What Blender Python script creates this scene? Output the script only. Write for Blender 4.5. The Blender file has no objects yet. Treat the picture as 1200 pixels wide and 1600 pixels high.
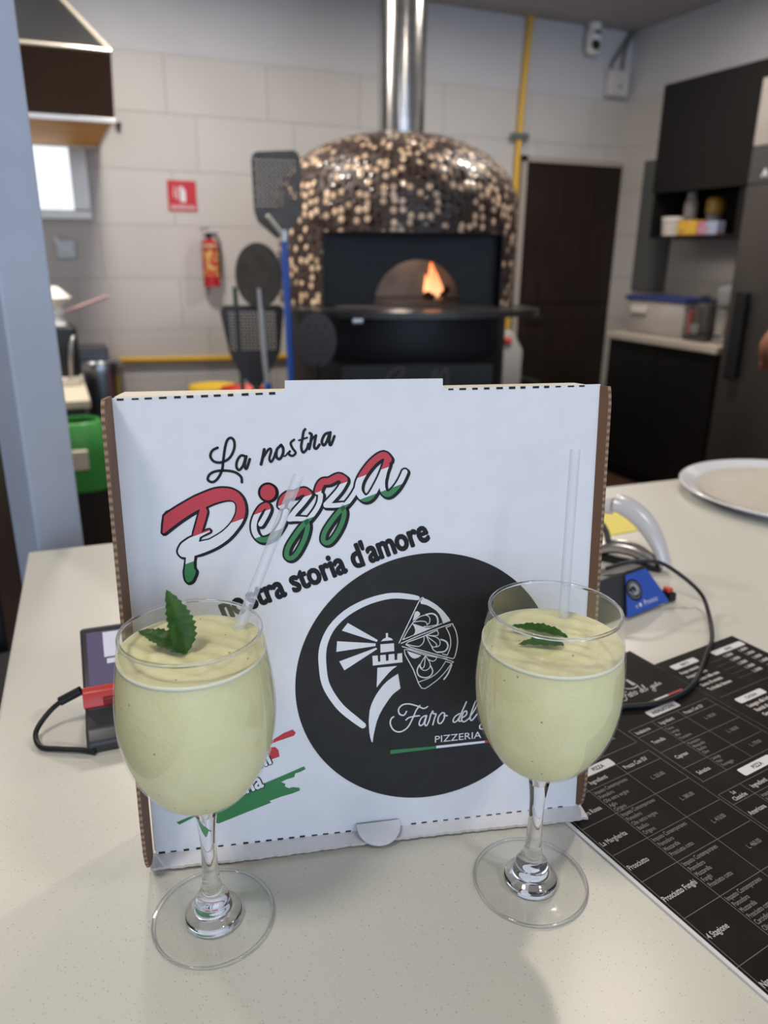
import bpy, bmesh, math, random
from mathutils import Vector, Matrix
from mathutils.geometry import tessellate_polygon
random.seed(7)
scene = bpy.context.scene
COL = scene.collection
R = math.radians

# ---------------------------------------------------------------- camera
cam_d = bpy.data.cameras.new('camera'); cam = bpy.data.objects.new('camera', cam_d); COL.objects.link(cam)
ax, ay, az = Vector((0.91960, -0.39274, 0.00965)), Vector((0.11945, 0.30291, 0.94550)), -Vector((0.37426, 0.86833, -0.32547))
m = Matrix((ax, ay, az)).transposed().to_4x4(); m.translation = (0, 0, 1.45)
cam.matrix_world = m
cam_d.sensor_width = 36.0; cam_d.lens = 1180.16 * 36.0 / 1600.0
cam_d.clip_start = 0.02; cam_d.clip_end = 60
cam_d.dof.use_dof = True; cam_d.dof.focus_distance = 0.50; cam_d.dof.aperture_fstop = 6.3
scene.camera = cam

# ---------------------------------------------------------------- light
vs = scene.view_settings
vs.view_transform = 'Standard'; vs.look = 'None'; vs.exposure = 0.02; vs.gamma = 1.0; vs.use_curve_mapping = False
world = bpy.data.worlds.new('daylight'); scene.world = world; world.use_nodes = True
bg = world.node_tree.nodes['Background']; bg.inputs[0].default_value = (0.72, 0.82, 1.0, 1); bg.inputs[1].default_value = 0.50
def area(name, loc, target, sx, sy, power, color, shape='RECTANGLE'):
    d = bpy.data.lights.new(name, 'AREA'); d.shape = shape; d.size = sx; d.size_y = sy
    d.energy = power; d.color = color
    o = bpy.data.objects.new(name, d); COL.objects.link(o)
    o.location = loc; o.rotation_euler = (Vector(target) - Vector(loc)).to_track_quat('-Z', 'Y').to_euler()
    return o
WARM = (1.0, 0.86, 0.70); NEUT = (1.0, 0.93, 0.85); KIT = (1.0, 0.91, 0.82)
area('shopfront_daylight', (-0.4, -8.0, 2.1), (0.2, 2.0, 1.2), 9.0, 3.4, 330, (0.62, 0.77, 1.0))
area('ceiling_lamp', (-0.75, 0.05, 2.90), (-0.75, 0.05, 0), 0.42, 0.42, 17, NEUT, 'DISK')
area('ceiling_lamp', (1.35, 1.29, 2.90), (1.35, 1.29, 0), 0.10, 0.10, 11, WARM, 'DISK')
area('ceiling_lamp', (0.9, -1.0, 2.90), (0.9, -1.0, 0), 0.30, 0.30, 12, NEUT, 'DISK')
area('ceiling_lamp', (0.45, 3.55, 2.90), (0.45, 3.55, 0), 0.30, 0.30, 44, KIT, 'DISK')
area('ceiling_lamp', (2.7, 3.3, 2.90), (2.7, 3.3, 0), 0.30, 0.30, 34, KIT, 'DISK')
area('ceiling_lamp', (-1.0, 3.5, 2.90), (-1.0, 3.5, 0), 0.30, 0.30, 46, KIT, 'DISK')

# ---------------------------------------------------------------- materials
def mat(name, col, rough=0.5, metal=0.0, **kw):
    M = bpy.data.materials.new(name); M.use_nodes = True
    b = M.node_tree.nodes['Principled BSDF']
    b.inputs['Base Color'].default_value = (*col, 1); b.inputs['Roughness'].default_value = rough; b.inputs['Metallic'].default_value = metal
    for k, v in kw.items():
        b.inputs[k.replace('_', ' ')].default_value = v
    return M
def nodes(M): return M.node_tree.nodes, M.node_tree.links, M.node_tree.nodes['Principled BSDF']
def noisy(M, c2, scale=8, lo=0.35, hi=0.65, detail=4, bump=0.0, coord='Object', stretch=None):
    """mixes a second colour in by noise, optional bump"""
    n, l, b = nodes(M)
    tc = n.new('ShaderNodeTexCoord'); nt = n.new('ShaderNodeTexNoise'); nt.inputs['Scale'].default_value = scale; nt.inputs['Detail'].default_value = detail
    src = tc.outputs[coord]
    if stretch:
        mp = n.new('ShaderNodeMapping'); mp.inputs['Scale'].default_value = stretch; l.new(src, mp.inputs[0]); src = mp.outputs[0]
    l.new(src, nt.inputs['Vector'])
    rp = n.new('ShaderNodeValToRGB'); rp.color_ramp.elements[0].position = lo; rp.color_ramp.elements[1].position = hi
    rp.color_ramp.elements[0].color = b.inputs['Base Color'].default_value; rp.color_ramp.elements[1].color = (*c2, 1)
    l.new(nt.outputs[0], rp.inputs[0]); l.new(rp.outputs[0], b.inputs['Base Color'])
    if bump:
        bp = n.new('ShaderNodeBump'); bp.inputs['Strength'].default_value = bump; bp.inputs['Distance'].default_value = 0.002
        l.new(nt.outputs[0], bp.inputs['Height']); l.new(bp.outputs[0], b.inputs['Normal'])
    return M
def wallmat(name, axis, off):
    """painted concrete block wall below z=2.5, plain plaster band above"""
    M = mat(name, (0.62, 0.58, 0.54), 0.55)
    n, l, b = nodes(M)
    tc = n.new('ShaderNodeTexCoord'); sp = n.new('ShaderNodeSeparateXYZ'); l.new(tc.outputs['Object'], sp.inputs[0])
    cb = n.new('ShaderNodeCombineXYZ')
    ad = n.new('ShaderNodeMath'); ad.operation = 'ADD'; ad.inputs[1].default_value = off; l.new(sp.outputs[axis], ad.inputs[0])
    az_ = n.new('ShaderNodeMath'); az_.operation = 'ADD'; az_.inputs[1].default_value = 0.242; l.new(sp.outputs['Z'], az_.inputs[0])
    l.new(ad.outputs[0], cb.inputs[0]); l.new(az_.outputs[0], cb.inputs[1])
    br = n.new('ShaderNodeTexBrick'); br.offset = 0.27; br.inputs['Scale'].default_value = 1.0
    br.inputs['Brick Width'].default_value = 0.60; br.inputs['Row Height'].default_value = 0.305; br.inputs['Mortar Size'].default_value = 0.0035
    br.inputs['Mortar Smooth'].default_value = 0.6
    br.inputs['Color1'].default_value = (0.555, 0.535, 0.515, 1); br.inputs['Color2'].default_value = (0.53, 0.51, 0.49, 1); br.inputs['Mortar'].default_value = (0.36, 0.335, 0.315, 1)
    l.new(cb.outputs[0], br.inputs['Vector'])
    gt = n.new('ShaderNodeMath'); gt.operation = 'GREATER_THAN'; gt.inputs[1].default_value = 2.503; l.new(sp.outputs['Z'], gt.inputs[0])
    mx = n.new('ShaderNodeMix'); mx.data_type = 'RGBA'; l.new(gt.outputs[0], mx.inputs['Factor']); l.new(br.outputs['Color'], mx.inputs['A']); mx.inputs['B'].default_value = (0.56, 0.56, 0.58, 1)
    nt = n.new('ShaderNodeTexNoise'); nt.inputs['Scale'].default_value = 3.0; nt.inputs['Detail'].default_value = 5; l.new(tc.outputs['Object'], nt.inputs['Vector'])
    rp = n.new('ShaderNodeMapRange'); rp.inputs[3].default_value = 0.93; rp.inputs[4].default_value = 1.05; l.new(nt.outputs[0], rp.inputs[0])
    ml = n.new('ShaderNodeVectorMath'); ml.operation = 'SCALE'; l.new(mx.outputs['Result'], ml.inputs[0]); l.new(rp.outputs[0], ml.inputs['Scale'])
    l.new(ml.outputs[0], b.inputs['Base Color'])
    bp = n.new('ShaderNodeBump'); bp.inputs['Strength'].default_value = 0.5; bp.inputs['Distance'].default_value = 0.004; bp.invert = True
    l.new(br.outputs['Fac'], bp.inputs['Height']); l.new(bp.outputs[0], b.inputs['Normal'])
    return M

# ---------------------------------------------------------------- mesh helpers
def link(name, bm, mats, parent=None, smooth=None):
    me = bpy.data.meshes.new(name); bm.normal_update(); bm.to_mesh(me); bm.free()
    for k in (mats if isinstance(mats, (list, tuple)) else [mats]): me.materials.append(k)
    o = bpy.data.objects.new(name, me); COL.objects.link(o)
    if parent: o.parent = parent
    if smooth is not None:
        me.polygons.foreach_set('use_smooth', [True] * len(me.polygons))
        if smooth < 179: me.set_sharp_from_angle(angle=R(smooth))
    return o
def tag(o, label, cat, group=None, kind=None):
    if label: o['label'] = label
    if cat: o['category'] = cat
    if group: o['group'] = group
    if kind: o['kind'] = kind
    return o
def thing(name, label, cat, loc=(0, 0, 0), rz=0.0, group=None):
    o = bpy.data.objects.new(name, None); COL.objects.link(o); o.empty_display_size = 0.05
    o.location = loc; o.rotation_euler = (0, 0, rz)
    return tag(o, label, cat, group)
def struct(name, bm, mats): return tag(link(name, bm, mats), None, None, kind='structure')
BM = bmesh.new
def box(bm, x0, x1, y0, y1, z0, z1, bev=0.0, seg=2, mi=0, M=None):
    vs_ = [bm.verts.new((x, y, z)) for x in (x0, x1) for y in (y0, y1) for z in (z0, z1)]
    q = [(0, 1, 3, 2), (4, 6, 7, 5), (0, 4, 5, 1), (2, 3, 7, 6), (0, 2, 6, 4), (1, 5, 7, 3)]
    fs = [bm.faces.new([vs_[i] for i in f]) for f in q]
    for f in fs: f.material_index = mi
    if bev > 0:
        es = list({e for f in fs for e in f.edges})
        r = bmesh.ops.bevel(bm, geom=es, offset=bev, segments=seg, profile=0.5, affect='EDGES')
        for f in r['faces']: f.material_index = mi
        vs_ = list({v for f in r['faces'] for v in f.verts} | {v for v in vs_ if v.is_valid})
    if M is not None: bmesh.ops.transform(bm, matrix=M, verts=vs_)
    return vs_
def lathe(bm, prof, n=48, M=None, mi=0, a0=0.0, a1=2 * math.pi):
    full = abs(a1 - a0 - 2 * math.pi) < 1e-6
    rings = []; nv = []
    for r, z in prof:
        if r < 1e-7 and full: v = bm.verts.new((0, 0, z)); rings.append([v]); nv.append(v); continue
        k = n if full else n + 1
        ring = [bm.verts.new((r * math.cos(a0 + (a1 - a0) * i / n), r * math.sin(a0 + (a1 - a0) * i / n), z)) for i in range(k)]
        rings.append(ring); nv += ring
    for A_, B_ in zip(rings, rings[1:]):
        cnt = n
        for i in range(cnt):
            j = (i + 1) % len(A_) if full else i + 1; j2 = (i + 1) % len(B_) if full else i + 1
            if len(A_) == 1 and len(B_) == 1: continue
            if len(A_) == 1: f = (A_[0], B_[j2], B_[i])
            elif len(B_) == 1: f = (A_[i], A_[j], B_[0])
            else: f = (A_[i], A_[j], B_[j2], B_[i])
            bm.faces.new(f).material_index = mi
    if M is not None: bmesh.ops.transform(bm, matrix=M, verts=nv)
    return nv
def catmull(pts, sub=6, closed=False):
    P = [Vector(p) for p in pts]; out = []
    n = len(P)
    if n < 3: return P
    for i in range(n if closed else n - 1):
        if closed: a, b_, c, d = P[(i - 1) % n], P[i], P[(i + 1) % n], P[(i + 2) % n]
        else: a, b_, c, d = P[max(i - 1, 0)], P[i], P[i + 1], P[min(i + 2, n - 1)]
        for k in range(sub):
            t = k / sub
            out.append(0.5 * ((2 * b_) + (c - a) * t + (2 * a - 5 * b_ + 4 * c - d) * t * t + (3 * b_ - a - 3 * c + d) * t ** 3))
    if not closed: out.append(P[-1])
    return out
def tube(bm, pts, r, n=10, sub=6, mi=0, caps=True):
    """round tube along a smoothed 3D polyline; r may be a list (per input point)"""
    P = catmull(pts, sub) if sub else [Vector(p) for p in pts]
    if isinstance(r, (list, tuple)):
        rr = [x.x for x in catmull([(q, 0, 0) for q in r], sub)] if sub and len(r) > 2 else list(r)
    else: rr = [r] * len(P)
    up = Vector((0, 0, 1)); t0 = (P[1] - P[0]).normalized()
    if abs(t0.dot(up)) > 0.9: up = Vector((1, 0, 0))
    side = t0.cross(up).normalized(); rings = []
    for i, p in enumerate(P):
        t = (P[min(i + 1, len(P) - 1)] - P[max(i - 1, 0)]).normalized()
        side = (side - t * side.dot(t)).normalized(); w = t.cross(side)
        rings.append([bm.verts.new(p + (side * math.cos(2 * math.pi * k / n) + w * math.sin(2 * math.pi * k / n)) * rr[i]) for k in range(n)])
    for A_, B_ in zip(rings, rings[1:]):
        for k in range(n): bm.faces.new((A_[k], A_[(k + 1) % n], B_[(k + 1) % n], B_[k])).material_index = mi
    if caps:
        bm.faces.new(rings[0][::-1]).material_index = mi; bm.faces.new(rings[-1]).material_index = mi
    return [v for g in rings for v in g]
def poly(bm, loops, z=0.0, mi=0):
    """flat polygon with holes in local xy at height z"""
    L3 = [[Vector((p[0], p[1], 0)) for p in lp] for lp in loops]
    flat = [v for lp in L3 for v in lp]
    vs_ = [bm.verts.new((v.x, v.y, z)) for v in flat]
    for t in tessellate_polygon(L3):
        try: f = bm.faces.new([vs_[i] for i in t])
        except ValueError: continue
        f.material_index = mi; f.normal_update()
        if f.normal.z < 0: f.normal_flip()
    return vs_
def prism(bm, loops, z0, z1, mi=0, mside=None):
    """extruded flat polygon (with holes)"""
    if mside is None: mside = mi
    poly(bm, loops, z1, mi); b0 = poly(bm, loops, z0, mi)
    for f in {f for v in b0 for f in v.link_faces}: f.normal_flip()
    for lp in loops:
        a = [bm.verts.new((p[0], p[1], z0)) for p in lp]; c = [bm.verts.new((p[0], p[1], z1)) for p in lp]
        for i in range(len(lp)):
            j = (i + 1) % len(lp); bm.faces.new((a[i], a[j], c[j], c[i])).material_index = mside
LAY = [0]
def ribbon(bm, pts, w, z=0.0, mi=0, sub=5, grow=0.0, dx=0.0, dy=0.0):
    """flat brush stroke with round ends in local xy; w one width or one per point"""
    n0 = len(pts); LAY[0] = (LAY[0] + 1) % 40; z += LAY[0] * 2.5e-6
    ws = list(w) if isinstance(w, (list, tuple)) else [w] * n0
    P = catmull([(p[0], p[1], q) for p, q in zip(pts, ws)], sub)
    k = len(P); left = []; right = []
    for i in range(k):
        t = P[min(i + 1, k - 1)] - P[max(i - 1, 0)]; t = Vector((t.x, t.y))
        t = t.normalized() if t.length > 1e-9 else Vector((1, 0))
        h = P[i].z / 2 + grow; nx, ny = -t.y * h, t.x * h
        left.append(bm.verts.new((P[i].x + dx + nx, P[i].y + dy + ny, z))); right.append(bm.verts.new((P[i].x + dx - nx, P[i].y + dy - ny, z)))
    for i in range(k - 1):
        f = bm.faces.new((right[i], right[i + 1], left[i + 1], left[i])); f.material_index = mi
    for i, j, sg_ in ((0, 1, -1), (k - 1, k - 2, 1)):
        h = P[i].z / 2 + grow; t = (P[i] - P[j]); a0 = math.atan2(t.y, t.x)
        f = bm.faces.new([bm.verts.new((P[i].x + dx + h * math.cos(a0 + R(a)), P[i].y + dy + h * math.sin(a0 + R(a)), z)) for a in range(-90, 91, 20)]); f.material_index = mi
def text(bm, s, x, y, size, z=0.0, mi=0, align='LEFT', bold=0.0, sx=1.0, ang=0.0, fit=None, space=1.0):
    """flat lettering from the built-in typeface; fit = wanted width"""
    cu = bpy.data.curves.new('t', 'FONT'); cu.body = s; cu.size = size; cu.align_x = align; cu.offset = bold if bold < 0.0002 else 0.0; cu.space_character = space
    cu.resolution_u = 3
    o = bpy.data.objects.new('t', cu); COL.objects.link(o)
    dg = bpy.context.evaluated_depsgraph_get(); dg.update()
    me = bpy.data.meshes.new_from_object(o.evaluated_get(dg))
    bpy.data.objects.remove(o); bpy.data.curves.remove(cu)
    if len(me.vertices):
        xs = [v.co.x for v in me.vertices]
        if fit: sx = fit / (max(xs) - min(xs))
        ca, sa = math.cos(ang), math.sin(ang)
        off = min(xs) if (fit and align == 'LEFT') else 0
        shifts = [(0, 0)] if bold < 0.0002 else [(0, 0)] + [(bold * math.cos(a), bold * math.sin(a)) for a in [2 * math.pi * q / 10 for q in range(10)]]
        for q_, (ox, oy) in enumerate(shifts):                    # heavier weight: the same glyphs struck again around themselves
            nv = []
            for v in me.vertices:
                px, py = (v.co.x - off) * sx + ox, v.co.y + oy
                nv.append(bm.verts.new((x + px * ca - py * sa, y + px * sa + py * ca, z + q_ * 4e-6)))
            for p in me.polygons:
                try: f = bm.faces.new([nv[i] for i in p.vertices])
                except ValueError: continue
                f.material_index = mi; f.normal_update()
                if f.normal.z < 0: f.normal_flip()
    bpy.data.meshes.remove(me)
def rrect(x0, x1, y0, y1, r, n=4):
    out = []
    for cx, cy, a in ((x1 - r, y1 - r, 0), (x0 + r, y1 - r, 90), (x0 + r, y0 + r, 180), (x1 - r, y0 + r, 270)):
        for k in range(n + 1): out.append((cx + r * math.cos(R(a + 90 * k / n)), cy + r * math.sin(R(a + 90 * k / n))))
    return out
def circ(cx, cy, rx, ry=None, n=64):
    ry = ry or rx
    return [(cx + rx * math.cos(2 * math.pi * i / n), cy + ry * math.sin(2 * math.pi * i / n)) for i in range(n)]
def hull(bm, pts, mi=0):
    vs_ = [bm.verts.new(p) for p in pts]; r = bmesh.ops.convex_hull(bm, input=vs_)
    for f in bm.faces: f.material_index = mi
    bmesh.ops.delete(bm, geom=[v for v in bm.verts if not v.link_faces], context='VERTS')
    return bm
def bevel_all(bm, off, seg=2, ang=30):
    es = [e for e in bm.edges if len(e.link_faces) == 2 and e.calc_face_angle(0) > R(ang)]
    bmesh.ops.bevel(bm, geom=es, offset=off, segments=seg, profile=0.5, affect='EDGES')
CZ = 1.04
black = mat('black satin plastic', (0.012, 0.013, 0.015), 0.4, Specular_IOR_Level=0.3)
blackm = mat('black powder coat', (0.012, 0.0135, 0.017), 0.42, Specular_IOR_Level=0.3)
steel = noisy(mat('brushed steel', (0.50, 0.49, 0.48), 0.28, 1.0), (0.40, 0.39, 0.38), 6, stretch=(1, 1, 30))
white = mat('white plastic', (0.78, 0.77, 0.75), 0.4)
yellow = mat('yellow gas paint', (0.66, 0.40, 0.04), 0.45)

# ================================================================ SETTING
bm = BM(); box(bm, -3.0, 4.3, -3.6, 5.2, -0.1, 0.0)
fl = mat('brown floor tile', (0.10, 0.055, 0.035), 0.35)
n, l, b = nodes(fl); br = n.new('ShaderNodeTexBrick'); br.offset = 0; br.inputs['Scale'].default_value = 1; br.inputs['Brick Width'].default_value = 0.45; br.inputs['Row Height'].default_value = 0.45; br.inputs['Mortar Size'].default_value = 0.006
br.inputs['Color1'].default_value = (0.11, 0.06, 0.038, 1); br.inputs['Color2'].default_value = (0.085, 0.046, 0.03, 1); br.inputs['Mortar'].default_value = (0.04, 0.03, 0.025, 1)
tc = n.new('ShaderNodeTexCoord'); l.new(tc.outputs['Object'], br.inputs['Vector']); l.new(br.outputs['Color'], b.inputs['Base Color'])
struct('floor', bm, fl)
bm = BM(); box(bm, -3.0, 4.3, -3.6, 5.2, 2.94, 3.04)
struct('ceiling', bm, noisy(mat('grey ceiling paint', (0.43, 0.42, 0.43), 0.7), (0.41, 0.40, 0.41), 2))
# back wall with a window opening
bm = BM(); WX0, WX1, WZ0, WZ1 = -0.62, 0.20, 1.66, 2.02
for x0, x1, z0, z1 in ((-3.0, WX0, 0, 2.94), (WX1, 4.15, 0, 2.94), (WX0, WX1, 0, WZ0), (WX0, WX1, WZ1, 2.94)):
    box(bm, x0, x1, 5.0, 5.15, z0, z1)
bmesh.ops.remove_doubles(bm, verts=bm.verts, dist=1e-5)
struct('wall_back', bm, wallmat('painted block wall', 'X', 0.28))
bm = BM(); box(bm, 4.05, 4.2, -3.6, 5.0, 0, 2.94); struct('wall_right', bm, wallmat('painted block side wall', 'Y', 0.1))
bm = BM(); box(bm, -3.1, -3.0, -3.6, 5.15, 0, 2.94); struct('wall_left', bm, wallmat('painted block left wall', 'Y', 0.1))
# window
wr = bpy.data.objects.new('window_1', None); COL.objects.link(wr); wr.location = (0, 5, 0); tag(wr, None, None, kind='structure')
bm = BM(); fw = 0.05
for x0, x1, z0, z1 in ((WX0 - .02, WX1 + .09, WZ1, WZ1 + fw), (WX0 - .02, WX1 + .09, WZ0 - fw, WZ0), (WX0 - .02, WX0 + .02, WZ0, WZ1), (WX1, WX1 + .09, WZ0, WZ1)):
    box(bm, x0, x1, -0.03, 0.05, z0, z1, 0.004)
link('window_frame', bm, mat('aluminium window frame', (0.42, 0.38, 0.34), 0.35, 0.6), wr)
bm = BM(); box(bm, WX0, WX1, 0.05, 0.06, WZ0, WZ1)
pane = mat('frosted bright pane', (0.8, 0.85, 0.9), 0.6); n, l, b = nodes(pane); b.inputs['Emission Color'].default_value = (0.86, 0.93, 1.0, 1); b.inputs['Emission Strength'].default_value = 1.1
link('window_pane', bm, pane, wr)
# door
dr = bpy.data.objects.new('door_1', None); COL.objects.link(dr); dr.location = (3.21, 4.97, 0); tag(dr, None, None, kind='structure')
dk = noisy(mat('dark brown door', (0.014, 0.009, 0.007), 0.5, Specular_IOR_Level=0.25), (0.028, 0.017, 0.012), 3, stretch=(20, 1, 1))
bm = BM(); box(bm, 0.0, 0.855, 0.0, 0.03, 0.0, 2.06, 0.003); box(bm, 0.05, 0.805, -0.012, 0.0, 0.10, 0.92, 0.004); box(bm, 0.05, 0.805, -0.012, 0.0, 1.10, 2.0, 0.004); link('door_panel', bm, dk, dr)
bm = BM()
for x0, x1, z0, z1 in ((-0.045, 0.0, 0, 2.10), (0.855, 0.87, 0, 2.10), (-0.045, 0.87, 2.062, 2.10)): box(bm, x0, x1, -0.015, 0.03, z0, z1)
dfm = mat('pale door frame', (0.40, 0.35, 0.30), 0.5); link('door_frame', bm, [dfm], dr)
bm = BM(); tube(bm, [(0.08, -0.005, 1.0), (0.08, -0.05, 1.0), (0.19, -0.05, 1.0)], 0.009, sub=0); link('door_handle', bm, steel, dr)
# grey conduit panel on the right wall
bm = BM(); box(bm, 4.02, 4.05, 4.38, 4.70, 1.20, 2.08, 0.004); struct('trim_1', bm, mat('grey wall panel', (0.10, 0.105, 0.105), 0.5))
# steel post behind the counter
bm = BM(); box(bm, -0.0375, 0.0375, -0.0375, 0.0375, 0, 2.94, 0.004)
o = struct('column', bm, noisy(mat('blue grey post paint', (0.41, 0.475, 0.60), 0.5), (0.385, 0.445, 0.565), 12)); o.location = (-0.045, 1.235, 0); o.rotation_euler = (0, 0, R(29))

# ================================================================ BAR COUNTER
ct = thing('bar_counter', 'long pale speckled stone bar counter in the foreground', 'counter', (0, 0, 0), R(-2.6))
sm = mat('pale speckled quartz', (0.60, 0.585, 0.525), 0.30)
n, l, b = nodes(sm); tc = n.new('ShaderNodeTexCoord')
nz = n.new('ShaderNodeTexNoise'); nz.inputs['Scale'].default_value = 5; nz.inputs['Detail'].default_value = 3; l.new(tc.outputs['Object'], nz.inputs['Vector'])
rp = n.new('ShaderNodeValToRGB'); rp.color_ramp.elements[0].color = (0.62, 0.615, 0.555, 1); rp.color_ramp.elements[1].color = (0.65, 0.645, 0.585, 1); l.new(nz.outputs[0], rp.inputs[0])
vo = n.new('ShaderNodeTexVoronoi'); vo.inputs['Scale'].default_value = 430; l.new(tc.outputs['Object'], vo.inputs['Vector'])
vd = n.new('ShaderNodeMath'); vd.operation = 'LESS_THAN'; vd.inputs[1].default_value = 0.22; l.new(vo.outputs['Distance'], vd.inputs[0])
sc_ = n.new('ShaderNodeSeparateColor'); l.new(vo.outputs['Color'], sc_.inputs[0])
vr = n.new('ShaderNodeMath'); vr.operation = 'GREATER_THAN'; vr.inputs[1].default_value = 0.62; l.new(sc_.outputs[0], vr.inputs[0])
vm = n.new('ShaderNodeMath'); vm.operation = 'MULTIPLY'; l.new(vd.outputs[0], vm.inputs[0]); l.new(vr.outputs[0], vm.inputs[1])
rc = n.new('ShaderNodeValToRGB'); rc.color_ramp.elements[0].color = (0.42, 0.41, 0.37, 1); rc.color_ramp.elements[1].color = (0.60, 0.59, 0.54, 1); l.new(sc_.outputs[1], rc.inputs[0])
mx = n.new('ShaderNodeMix'); mx.data_type = 'RGBA'; l.new(vm.outputs[0], mx.inputs['Factor']); l.new(rp.outputs[0], mx.inputs['A']); l.new(rc.outputs[0], mx.inputs['B']); l.new(mx.outputs['Result'], b.inputs['Base Color'])
bm = BM(); box(bm, -0.121, 2.3, -0.25, 1.115, CZ - 0.04, CZ, 0.003); link('worktop', bm, sm, ct)
bm = BM(); box(bm, -0.08, 2.25, 0.25, 1.08, 0.0, CZ - 0.04); link('base', bm, mat('dark counter front', (0.03, 0.03, 0.033), 0.5), ct)
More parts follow.
